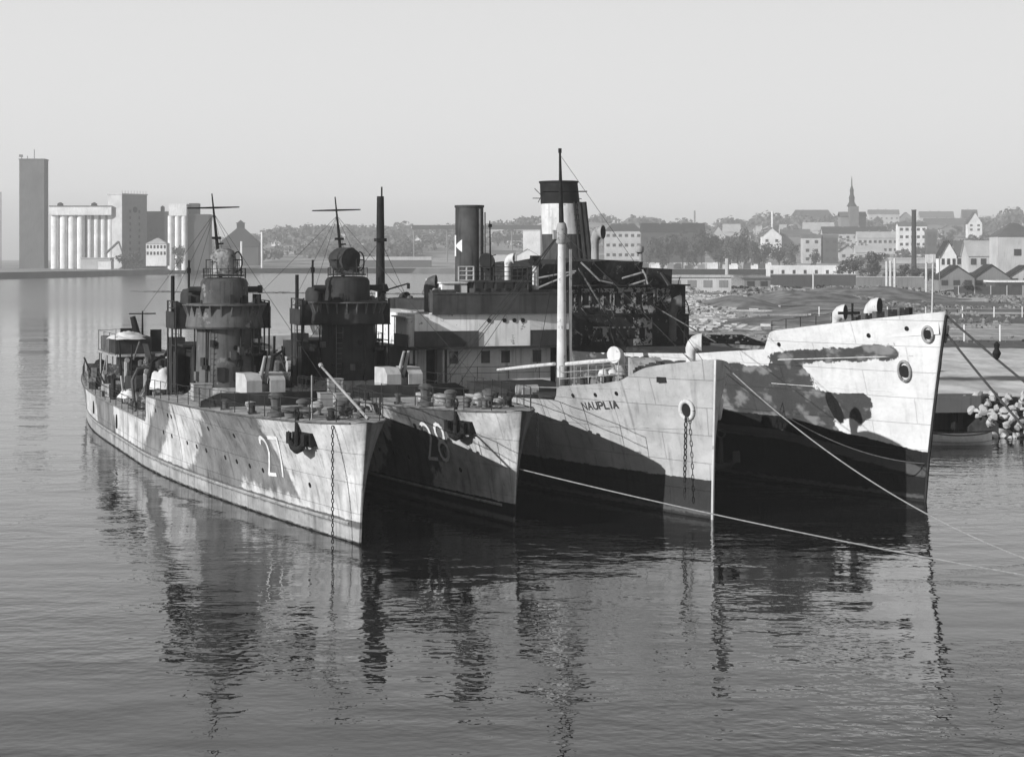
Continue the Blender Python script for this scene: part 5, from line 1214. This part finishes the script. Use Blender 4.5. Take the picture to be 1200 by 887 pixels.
b4 = [(-18, -11, zb_), (17, -11, zb_), (17, 13, zb_), (-18, 13, zb_)]; u4 = [(-3, -2, zt_), (3, -2, zt_), (3, 3, zt_), (-3, 3, zt_)]
mb.quadmesh([[Vector(p) for p in b4], [Vector(p) for p in u4]], True); mb.face(b4)
rf = mb.build('roof', 'roof_dark', t)
mb = MB(); mb.box(-2.8, 2.8, -1.8, 2.8, zt_, zt_ + 4); mb.quadmesh([[Vector(p) for p in ((-3.4, -2.4, zt_ + 4), (3.4, -2.4, zt_ + 4), (3.4, 3.4, zt_ + 4), (-3.4, 3.4, zt_ + 4))], [Vector((0, .4, zt_ + 6.5))] * 4], True) if False else mb.prism([(-3.3, -2.3), (3.3, -2.3), (3.3, 3.3), (-3.3, 3.3)], zt_ + 4, zt_ + 4.5); mb.lathe([(3.4, zt_ + 4.5), (.1, zt_ + 6.6)], (0, .5, 0), 4, a0=R(45), a1=R(405)); mb.build('cupola', 'roof_dark', rf)
for px, y0 in ((283, 283), (307, 272), (40, 310)):
    if px == 40: continue
    mb = MB(); Yp = 1395; mb.tube([(X_(px, Yp), Yp, 3), (X_(px, Yp), Yp, Z_(y0, Yp))], .9, 6); tag(mb.build('quay_pole', 'wall_white'), 'shorter white pole on the far quay before the storehouse' if px == 283 else 'taller white pole on the far quay right of the storehouse', 'pole')
SH = [('long low grey shed right of the storehouse on the far quay', 305, 362, 303, 299, 312, 'wall_mid', 'roof_mid', 1720, 'side'),
      ('white ended low shed among grey sheds on the far quay', 336, 362, 297, 294, 303, 'wall_white', 'roof_pale', 1760, 'flat'),
      ('grey gabled warehouse between the two bridge towers on the far quay', 362, 392, 298, 289, 312, 'wall_mid', 'roof_mid', 1700, 'gable'),
      ('long dark shed with pale flat roof behind boat 28', 420, 505, 305, 301, 317, 'wall_dark', 'roof_pale', 1420, 'flat'),
      ('far pale warehouse with flat roof left of the tall dark mast', 395, 440, 294, 291, 302, 'wall_pale', 'roof_mid', 1850, 'flat'),
      ('long grey warehouse behind the pale roofed shed', 440, 560, 295, 291, 306, 'wall_mid', 'roof_mid', 1800, 'side'),
      ('white square block seen between the two funnels', 613, 633, 270, 268, 300, 'wall_white', 'roof_pale', 1600, 'flat'),
      ('dark warehouse block beside the white square block', 633, 652, 268, 264, 300, 'wall_dark', 'roof_dark', 1610, 'flat'),
      ('small white gabled store behind the wheelhouse', 606, 630, 299, 292, 310, 'wall_white', 'roof_mid', 1500, 'gable'),
      ('pale low store left of the small gabled store', 568, 604, 298, 294, 312, 'wall_pale', 'roof_mid', 1500, 'side'),
      ('low white store with dark roof on the quay right of the dark trees', 863, 897, 305, 304, 314, 'wall_pale', 'roof_pale', 1600, 'flat'),
      ('low dark shed on the left end of the far quay', 150, 232, 303, 300, 314, 'wall_dark', 'roof_mid', 1335, 'flat')]
for s in SH: house(s[0], *s[1:4][0:2], s[3], s[4], s[5], s[6], s[7], s[8], s[9], 0, 1, group='sheds along the far quay', cat='shed', chim=0)
# gantry
t = thing('gantry', 'thin dark conveyor gantry on legs spanning behind the dark funnel', 'gantry', (X_(562, 1550), 1550, 3.4)); kk = 1550 / FPX
mb = MB(); mb.box(-79 * kk, 75 * kk, -2, 2, Z_(269, 1550) - 3.4, Z_(264, 1550) - 3.4); mb.build('beam', 'wall_dark', t)
for px in (-77, -38, 0, 38, 72):
    mb = MB(); mb.tube([(px * kk, 0, -1), (px * kk, 0, Z_(268, 1550) - 3.4)], .6, 6); mb.build('leg', 'wall_mid', t)
# --- near quay buildings on the right
house('long pale warehouse wall with flat roof on the mole behind the burnt ship', 690, 857, 325, 322.5, 342, 'wall_pale', 'roof_pale', 520, 'flat', 9, 1, depth=10, group=None, cat='warehouse', chim=0, wc='wall_mid')
house('small dark hut between warehouse and the long dark wall', 872, 903, 327, 325.5, 339, 'wall_mid', 'roof_mid', 545, 'flat', 2, 1, depth=6, group=None, cat='shed', chim=0)
for lab, a, b2, y0, y1, Y, m in (('long dark boundary wall in front of the town', 903, 1003, 322, 336, 600, 'wall_dark'), ('paler stretch of boundary wall right of the long dark one', 1003.5, 1083, 325, 340, 585, 'wall_mid')):
    t = thing('boundary_wall', lab, 'wall', (X_((a + b2) / 2, Y), Y, 2.3)); w = (b2 - a) * Y / FPX / 2; h = Z_(y0, Y) - 2.3
    mb = MB(); mb.box(-w, w, 0, .5, -.5, h); mb.build('panel', m, t)
    mb = MB(); mb.box(-w, w, -.1, .6, h, h + .25); mb.build('coping', 'wall_pale', t)
for (lab, a, b2, yw, yr, yb, wl, rf_, Y, kd) in (
      ('dark timber shed with low gable, left of the pair near the fence', 1100, 1142, 326, 312, 338, 'wall_mid', 'roof_dark', 560, 'gable'),
      ('dark timber shed with low gable, right of the pair near the fence', 1140, 1184, 326, 311, 338, 'wall_mid', 'roof_dark', 575, 'gable'),
      ('dark gabled shed cut by the right edge of the picture', 1183, 1222, 324, 312, 336, 'wall_pale', 'roof_dark', 590, 'gable'),
      ('long low white roofed open shed at the right edge', 1167, 1215, 331, 329, 345, 'wall_dark', 'wall_white', 500, 'flat'),
      ('white gabled cottage left of the pale barn roof', 1102, 1121, 300, 283, 315, 'wall_white', 'roof_dark', 760, 'gable'),
      ('house with grey roof behind the timber sheds', 1120, 1144, 300, 283, 314, 'wall_pale', 'roof_mid', 790, 'side'),
      ('barn with big pale sunlit roof and dark wall openings', 1135, 1170, 300, 283, 315, 'wall_pale', 'roof_pale', 740, 'side'),
      ('big blank grey building with hipped roof at the right edge', 1169, 1216, 277, 261, 319, 'wall_pale', 'roof_mid', 700, 'hip')):
    house(lab, a, b2, yw, yr, yb, wl, rf_, Y, kd, 3 if 'blank' not in lab else 1, 1, group='buildings behind the fence', cat='building' if 'building' in lab else 'shed' if 'shed' in lab else 'house', chim=0)
t = thing('quay_wall', 'long pale retaining wall under the dark trees on the far quay', 'wall', (X_(800, 1340), 1340, 3.4)); hw = 100 * 1340 / FPX
mb = MB(); mb.box(-hw, hw, 0, 1, -.5, 3.4); mb.build('panel', 'wall_pale', t)
mb = MB(); mb.box(-hw, hw, -.3, 1.2, 3.4, 3.8); mb.build('coping', 'wall_white', t)
t = thing('white_wall', 'white wall with a row of small dark openings above the long dark boundary wall', 'wall', (X_(950, 980), 980, 2.3)); hw = 52 * 980 / FPX
mb = MB(); mb.box(-hw, hw, 0, 1, -.5, Z_(311, 980) - 2.3); mb.build('panel', 'wall_white', t)
for i in range(8): mb = MB(); mb.box(-hw + (i + .5) * hw / 4 - .7, -hw + (i + .5) * hw / 4 + .7, -.1, .05, .5, 2.6); mb.build('opening', 'far_window', t)
# --- the town
TOWN = [('cream three storey mansion front with many windows beyond the burnt bridge', 709, 752, 271, 262, 305, 'wall_pale', 'roof_dark', None, 'hip', 6, 3, 3),
 ('long brick wing with dark roof joined to the cream mansion', 752, 826, 272, 262, 307, 'wall_dark', 'roof_dark', 1375, 'side', 8, 2, 3),
 ('pale gabled house on the hill right of the brick wing', 833, 850, 277, 265, 290, 'wall_pale', 'roof_mid', None, 'gable', 2, 1, 1),
 ('house with sunlit roof among trees on the hill', 848, 868, 272, 263, 285, 'wall_pale', 'roof_pale', None, 'side', 3, 1, 1),
 ('white gabled villa with long grey roof above the quay trees', 893, 916, 277, 267, 300, 'wall_white', 'roof_mid', None, 'gable', 2, 2, 1),
 ('long grey roofed house right of the white gabled villa', 916, 950, 277, 269, 300, 'wall_mid', 'roof_mid', None, 'side', 4, 1, 1),
 ('narrow tall house with dark side wall, left of a pair', 941, 962, 279, 275, 309, 'wall_pale', 'roof_mid', None, 'flat', 2, 3, 1),
 ('narrow tall house with dark side wall, right of a pair', 965, 982, 279, 275, 309, 'wall_dark', 'roof_mid', None, 'flat', 2, 3, 0),
 ('broad house with pale roof below the church', 942, 978, 270, 261, 282, 'wall_pale', 'roof_pale', None, 'side', 4, 1, 1),
 ('long dark roofed block below the church', 964, 1040, 274, 266, 292, 'wall_pale', 'roof_dark', None, 'side', 9, 2, 2),
 ('white terrace with row of dark windows under the long roof', 1005, 1052, 279, 272, 298, 'wall_pale', 'roof_pale', None, 'side', 8, 2, 2),
 ('white four storey apartment block beside the dark chimney', 1053, 1086, 265, 261, 300, 'wall_white', 'roof_mid', None, 'side', 5, 4, 1),
 ('dark brick block right of the white apartment block', 1086, 1098, 272, 269, 302, 'wall_dark', 'roof_mid', None, 'flat', 2, 3, 0),
 ('low white workshop below the apartment block', 1045, 1093, 304, 302, 309, 'wall_pale', 'roof_pale', None, 'flat', 0, 1, 0),
 ('small white gabled house before the round bush', 984, 1003, 295, 288, 306, 'wall_pale', 'roof_dark', None, 'gable', 2, 1, 1),
 ('sunlit roofed house behind the round bush', 1003, 1036, 296, 288, 307, 'wall_pale', 'roof_pale', None, 'side', 3, 1, 1),
 ('white long building on the ridge right of the church', 1018, 1054, 251, 246, 262, 'wall_pale', 'roof_mid', None, 'side', 6, 1, 2),
 ('dark gabled house on the ridge', 1054, 1070, 256, 249, 264, 'wall_mid', 'roof_dark', None, 'gable', 2, 1, 0),
 ('long grey roofs on the ridge right of the chimney', 1078, 1118, 255, 248, 266, 'wall_pale', 'roof_mid', None, 'side', 6, 1, 2),
 ('villa with steep dark roof on the right ridge', 1128, 1146, 258, 246, 270, 'wall_mid', 'roof_dark', None, 'side', 2, 1, 1),
 ('tall white gable on the right ridge', 1134, 1151, 262, 249, 272, 'wall_white', 'roof_dark', 2000, 'gable', 2, 2, 0),
 ('pale row of houses at far right of the ridge', 1150, 1200, 260, 253, 272, 'wall_pale', 'roof_pale', None, 'side', 8, 1, 3),
 ('grey roofed terrace below the right ridge', 1084, 1130, 263, 256, 276, 'wall_mid', 'roof_mid', None, 'side', 7, 1, 2),
 ('dark round roofed hall on the ridge left of the church', 928, 976, 254, 246, 262, 'wall_dark', 'roof_dark', None, 'hip', 6, 1, 0)]
for s in TOWN: house(s[0], s[1], s[2], s[3], s[4], s[5], s[6], s[7], s[8], s[9], s[10], s[11], chim=s[12])
rng = random.Random(21)
adj = ['small', 'low', 'broad', 'narrow', 'tall', 'stout', 'squat', 'long fronted']; wl = [('wall_white', 'white'), ('wall_pale', 'pale'), ('wall_mid', 'grey')]; rl = [('roof_dark', 'dark'), ('roof_mid', 'grey'), ('roof_pale', 'pale')]
where = [(285, 470, 'on the hill behind the torpedo boats'), (480, 640, 'on the hill behind the dark funnel'), (700, 860, 'on the hill behind the mansion'), (860, 1000, 'on the slope left of the church'), (1000, 1200, 'on the slope right of the church')]
seen = set(); c = 0
for lo, hi, wtxt in where:
    for i in range(19 if lo > 850 else 8):
        px = lo + (hi - lo) * (i + rng.random() * .8) / (19 if lo > 850 else 8); w = rng.uniform(9, 20); yb = rng.uniform(268, 296) if lo > 850 else rng.uniform(276, 288)
        for _ in range(40):
            a = rng.choice(adj); m, mt = rng.choice(wl); r_, rt = rng.choice(rl); kd = rng.choice(['gable', 'side', 'side'])
            lab = '%s %s %s house with %s roof %s' % (a, mt, 'gabled' if kd == 'gable' else 'long', rt, wtxt)
            if lab not in seen: break
        seen.add(lab); hw = {'small': 5, 'low': 4, 'broad': 6, 'narrow': 7, 'tall': 9, 'stout': 6, 'squat': 4, 'long fronted': 5}[a]
        if a == 'narrow': w *= .6
        if a == 'broad': w *= 1.5
        house(lab, px - w / 2, px + w / 2, yb - hw, yb - hw - rng.uniform(4, 7), yb, m, r_, None, kd, 3, 1, chim=rng.randrange(2))
# church with its stepped spire
Yc = 1900; t = thing('church', 'church with tall stepped spire rising above the town', 'church', (X_(1000, Yc), Yc, Z_(262, Yc))); kc = Yc / FPX
mb = MB(); mb.box(-14 * kc, 16 * kc, 4, 20, -6, 8 * kc); mb.build('nave_wall', 'wall_mid', t)
mb = MB(); mb.prism([(-15 * kc, 3), (17 * kc, 3), (17 * kc, 21), (-15 * kc, 21)], 8 * kc, lambda x, y: 8 * kc + .4); 
for a, b2 in ((3, 12), (21, 12)): mb.face([(-15 * kc, a, 8 * kc), (17 * kc, a, 8 * kc), (17 * kc, b2, 14 * kc), (-15 * kc, b2, 14 * kc)])
mb.build('nave_roof', 'roof_mid', t)
mb = MB(); mb.box(-4.6 * kc, 6 * kc, -2, 8, -6, 20 * kc); tw = mb.build('tower', 'brick', t)
mb = MB(); mb.lathe([(6.2 * kc, 20 * kc), (3.2 * kc, 25 * kc), (3.2 * kc, 29 * kc), (3.8 * kc, 29.5 * kc), (2.2 * kc, 34 * kc), (2.2 * kc, 38 * kc), (2.6 * kc, 38.5 * kc), (.8 * kc, 44 * kc), (.5 * kc, 52 * kc), (.05, 56 * kc)], (-1.2 * kc, 3, 0), 10); mb.build('spire', 'roof_dark', tw)
# chimney and masts
Yk = 900; mb = MB(); mb.lathe([(1.25, -2), (1.05, Z_(247, Yk)), (1.25, Z_(246.5, Yk)), (1.25, Z_(246, Yk)), (.7, Z_(246, Yk))], (X_(1071, Yk), Yk, 0), 14)
t = mb.build('chimney', 'roof_dark', smooth=40); tag(t, 'tall slim dark chimney in front of the white apartment block', 'chimney')
for px, y0, y1, Y, m, r_, lab in ((1039, 306, 344, 520, 'white_paint', .33, 'leftmost of three white mooring poles on the waste ground'), (1043.5, 306, 344, 520, 'white_paint', .33, 'middle one of three white mooring poles on the waste ground'), (1048.5, 303, 343, 520, 'white_paint', .33, 'rightmost of three white mooring poles on the waste ground'),
        (1085.5, 299, 343, 500, 'white_paint', .3, 'white pole behind the bow carrying a square board'), (953, 320, 337, 560, 'wall_pale', .25, 'short pale post before the dark boundary wall'), (1101, 300, 342, 520, 'wall_mid', .15, 'thin grey pole right of the square board'),
        (852, 303, 322, 1200, 'wall_pale', 1.2, 'stout pale light tower on the far quay'), (814, 247, 262, 2100, 'wall_mid', .9, 'thin pale chimney on the far ridge behind the brick wing'), (905, 248, 266, 1700, 'wall_white', 1.0, 'white pole rising over the trees left of the church'), (1, 225, 300, 1300, 'wall_mid', .4, 'thin grey mast at the left edge of the picture')):
    Zg = 2.3 if Y < 700 else 3.3
    mb = MB(); zb_ = min(Zg, Z_(y1, Y)); mb.tube([(X_(px, Y), Y, zb_ - .5), (X_(px, Y), Y, Z_(y0, Y))], r_, 6)
    if 'square board' in lab: mb.cbox((X_(1090, Y), Y - .4, Z_(303, Y)), (2.6, .2, 2.2)); mb.tube([(X_(1093, Y), Y, 2), (X_(1093, Y), Y, Z_(300, Y))], .2, 6)
    tag(mb.build('pole', m), lab, 'pole')
# scrap, fences, small craft on the waste ground
for i, (px, y, w, h, m, lab) in enumerate(((908, 337, 9, 3.5, 'white_paint', 'upturned white dinghy on the waste ground'), (922, 338, 5, 3, 'black_steel', 'small dark heap near the upturned dinghy'), (936, 338, 6, 3, 'black_steel', 'dark scrap heap in front of the dark boundary wall'), (962, 338, 8, 5, 'black_steel', 'squarish black scrap tank by the boundary wall'),
      (1003, 342, 22, 6, 'black_steel', 'long dark scrap pile on the waste ground'), (990, 344, 26, 4, 'dark_steel', 'low dark heap left of the three white poles'), (1050, 346, 10, 4, 'dark_steel', 'dark heap at the foot of the white poles'), (1120, 343, 22, 5, 'dark_steel', 'dark heap in front of the left timber shed'))):
    Y = (EYE - 2.3) * FPX / (y - HOR); k = Y / FPX; w *= k; h *= k
    mb = MB(); rr = random.Random(i)
    for j in range(14): mb.cbox((rr.gauss(0, .22) * w, rr.uniform(-1, 1), rr.uniform(.1, .45) * h), (rr.uniform(.15, .4) * w, rr.uniform(.6, 1.6), rr.uniform(.3, .6) * h), rr.uniform(-.6, .6), rr.uniform(-.4, .4))
    o = mb.build('scrap_heap' if 'dinghy' not in lab else 'dinghy', m); o.location = ((px - 600) * k, Y, 2.3); tag(o, lab, 'scrap heap' if 'dinghy' not in lab else 'boat')
for j, (y, xs, h, lab) in enumerate(((372, (960, 1000, 1040, 1085, 1128, 1165, 1198), 1.7, 'farther wire fence on thin white posts'), (400, (1090, 1130, 1172, 1215), 1.9, 'nearer wire fence on thin pale posts'))):
    Y = (EYE - 2.3) * FPX / (y - HOR); t = thing('wire_fence', lab + ' across the waste ground', 'fence', (0, Y, 2.3))
    for px in xs: mb = MB(); mb.tube([((px - 600) * Y / FPX, 0, -.3), ((px - 600) * Y / FPX, 0, h)], .09, 6); mb.build('post', 'wall_white', t)
    mb = MB()
    for z in (.6, 1.4): mb.tube([((xs[0] - 600) * Y / FPX, 0, z), ((xs[-1] - 600) * Y / FPX, 0, z)], .03, 4)
    mb.build('wire', 'wall_pale', t)
t = thing('board_fence', 'low dark board fence in front of the right hand sheds', 'fence', (X_(1170, 480), 480, 2.3))
mb = MB(); mb.box(-11, 13, 0, .2, -.3, 2.1); mb.build('board_panel', 'wall_dark', t)
for x in range(-10, 13, 4): mb = MB(); mb.box(x, x + .2, -.15, 0, -.3, 2.4); mb.build('post', 'wall_pale', t)
# ---------------------------------------------------------------- trees
def crown_mesh(seed, r, h, n, leaf, clumps=9):
    rng = random.Random(seed); bm = bmesh.new(); cl = []
    for i in range(clumps):
        a = rng.uniform(0, 6.28); q = rng.uniform(0, .72) * r; cl.append((Vector((q * math.cos(a), q * math.sin(a), h * rng.uniform(.16, .82))), r * rng.uniform(.32, .55)))
    cl.append((Vector((0, 0, h * .75)), r * .5))
    for i in range(n):
        c, cr = cl[i % len(cl)]; d = Vector((rng.gauss(0, 1), rng.gauss(0, 1), rng.gauss(0, .85))).normalized() * cr * rng.uniform(.55, 1.08)
        p = c + d; nn = (d.normalized() + Vector((rng.gauss(0, .5), rng.gauss(0, .5), rng.gauss(0, .5)))).normalized()
        u = nn.orthogonal().normalized(); w = nn.cross(u); s = leaf * rng.uniform(.6, 1.3)
        bm.faces.new([bm.verts.new(p + u * s), bm.verts.new(p + w * s * .8), bm.verts.new(p - u * s), bm.verts.new(p - w * s * .7)])
    me = bpy.data.meshes.new('crown'); bm.to_mesh(me); bm.free(); me.materials.append(MATS['foliage']); return me
CR = [crown_mesh(i, 5, 12, 900, .42) for i in range(4)]
def trunk_mesh(seed):
    rng = random.Random(seed); mb = MB(); mb.tube([(0, 0, -1), (.1, 0, 3), (0, .1, 7)], [.35, .26, .14], 7)
    for i in range(4): a = i * 1.6; mb.tube([(0, 0, 3 + i), (2.2 * math.cos(a), 2.2 * math.sin(a), 6 + i)], [.15, .05], 5)
    me = bpy.data.meshes.new('trunk'); mb.bm.to_mesh(me); mb.bm.free(); me.materials.append(MATS['bark']); return me
TR = [trunk_mesh(i) for i in range(2)]
rng = random.Random(4)
def tree(px, ytop, ybase, wpx, Y, label, group):
    k = Y / FPX; zb_ = Z_(ybase, Y)
    if Y < 1400: zb_ = 2.9
    h = Z_(ytop, Y) - zb_; s = h / 12.0; sx = wpx * k / 10
    t = thing('tree', label, 'tree', (X_(px, Y), Y, zb_), rng.uniform(0, 6), group); t.scale = (sx, sx, s)
    for nm, me in (('crown', CR[rng.randrange(4)]), ('trunk', TR[rng.randrange(2)])):
        o = bpy.data.objects.new(nm, me); COL.objects.link(o); o.parent = t
for i, (px, yt, w) in enumerate(((768, 275, 22), (784, 270, 26), (800, 268, 26), (812, 276, 20), (822, 266, 28), (838, 272, 24), (851, 277, 18), (864, 268, 28), (873, 262, 22), (884, 279, 22), (897, 282, 22), (913, 281, 24), (927, 283, 20), (760, 288, 16), (777, 290, 18), (842, 289, 18))):
    tree(px, yt, 307, w, 1290 + (i % 3) * 12, 'broad leafy tree in the dark row along the far quay', 'trees along the far quay')
for i, (px, yt, yb, w, Y) in enumerate(((1000, 297, 323, 30, 800), (1022, 293, 324, 34, 810), (1060, 308, 326, 22, 700), (1072, 310, 327, 20, 690), (1112, 276, 300, 22, 1200), (1128, 278, 302, 26, 1210), (1146, 275, 300, 24, 1220), (1105, 283, 305, 18, 1190), (1160, 279, 300, 22, 1230), (955, 290, 310, 16, 1240), (146, 293, 313, 20, 1262), (160, 292, 313, 22, 1262), (212, 286, 303, 22, 1262), (1133, 327, 345, 20, 480))):
    labs = ['left half of the round dark bush pair near the white poles', 'right half of the round dark bush pair near the white poles', 'low bush left of the dark chimney foot', 'low bush at the dark chimney foot', 'tree behind the white gabled cottage', 'tree between cottage and pale barn', 'tree above the pale barn roof', 'small tree right of the dark brick block', 'tree beside the big blank grey building', 'tree between the narrow tall houses', 'dark tree below the elevator tower, nearer the white shed', 'dark tree below the elevator tower, nearer the office', 'dark tree in front of the three silo cells', 'dark bush between the timber sheds']
    tree(px, yt, yb, w, Y, labs[i], 'single trees and bushes')
for i in range(170):
    px = rng.uniform(830, 1200); yb = rng.choice([rng.uniform(266, 290), rng.uniform(286, 312)]); Y = ground_at(px, yb) if yb < 311 else 1390
    hpx = rng.uniform(8, 15); tree(px, yb - hpx, yb, hpx * rng.uniform(.9, 1.5), Y - 10, 'leafy tree among the houses of the town', 'trees among the houses of the town')
for i in range(26):
    px = rng.uniform(985, 1200); Y = rng.uniform(640, 1000); yb = HOR + (EYE - 2.3) * FPX / Y
    hpx = rng.uniform(8, 17); tree(px, yb - hpx, yb, hpx * rng.uniform(1.1, 1.9), Y, 'bushy tree standing behind the boundary wall and sheds', 'bushy trees behind the boundary wall')
# wooded hills: one mass of foliage clumps
mb = MB(); rng = random.Random(8)
sky_y = interp([(225, 285), (270, 272), (330, 267), (380, 264), (440, 261), (560, 261), (640, 261), (700, 258), (750, 253), (800, 254), (830, 260), (860, 251), (900, 248), (950, 248), (975, 250), (995, 258), (1060, 258), (1100, 256), (1150, 251), (1180, 245), (1250, 241)])
for i in range(2100):
    px = rng.uniform(225, 1300) if i < 1500 else rng.uniform(1300, 2000); Y = rng.uniform(1560, 2500); X = X_(px, Y)
    if noise.noise(Vector((X * .006, Y * .004, 0))) < -.12 and Y < 2300: continue
    if px > 850 and Y < 2380 and rng.random() < .72: continue
    z0 = terr(X, Y); r_ = rng.uniform(5, 9)
    for j in range(26):
        d = Vector((rng.gauss(0, 1), rng.gauss(0, 1), abs(rng.gauss(0, 1)))).normalized(); p = Vector((X, Y, z0 + r_ * .5)) + Vector((d.x * r_, d.y * r_, d.z * r_ * 1.0)) * rng.uniform(.7, 1.05)
        u = (d + Vector((rng.gauss(0, .4), rng.gauss(0, .4), rng.gauss(0, .4)))).normalized(); a = u.orthogonal().normalized(); b2 = u.cross(a); s = rng.uniform(1.0, 2.2)
        mb.face([p + a * s, p + b2 * s, p - a * s, p - b2 * s])
for i in range(640):   # the ridge against the sky
    px = 225 + 1080 * (i + rng.random()) / 420; Y = 2520; X = X_(px, Y); zt_ = Z_(sky_y(px), Y) + rng.uniform(-5, 2) + 9 * noise.noise(Vector((px * .035, 0, 0))) - 2; z0 = terr(X, Y); r_ = rng.uniform(7, 12)
    for j in range(46):
        d = Vector((rng.gauss(0, 1), rng.gauss(0, 1), rng.gauss(0, 1))).normalized(); p = Vector((X, Y, zt_ - r_)) + d * r_ * rng.uniform(.6, 1.0); 
        if j % 3 == 0: p.z = rng.uniform(z0 - 2, zt_ - r_)
        a = d.orthogonal().normalized(); b2 = d.cross(a); s = rng.uniform(1.6, 3)
        mb.face([p + a * s, p + b2 * s, p - a * s, p - b2 * s])
tag(mb.build('wooded_hill', 'foliage_far'), kind='stuff')
# ---------------------------------------------------------------- haze
HAZE = .00025
m = bpy.data.materials.new('haze'); m.use_nodes = True; nt = m.node_tree; nt.nodes.clear()
vo = nt.nodes.new('ShaderNodeVolumePrincipled'); ou = nt.nodes.new('ShaderNodeOutputMaterial'); nt.links.new(vo.outputs[0], ou.inputs['Volume'])
vo.inputs['Color'].default_value = (1, 1, 1, 1); vo.inputs['Density'].default_value = HAZE; vo.inputs['Anisotropy'].default_value = 0.0
mb = MB(); mb.box(-2450, 2450, -80, 3950, -4, 110); tag(mb.build('haze', m), kind='stuff')
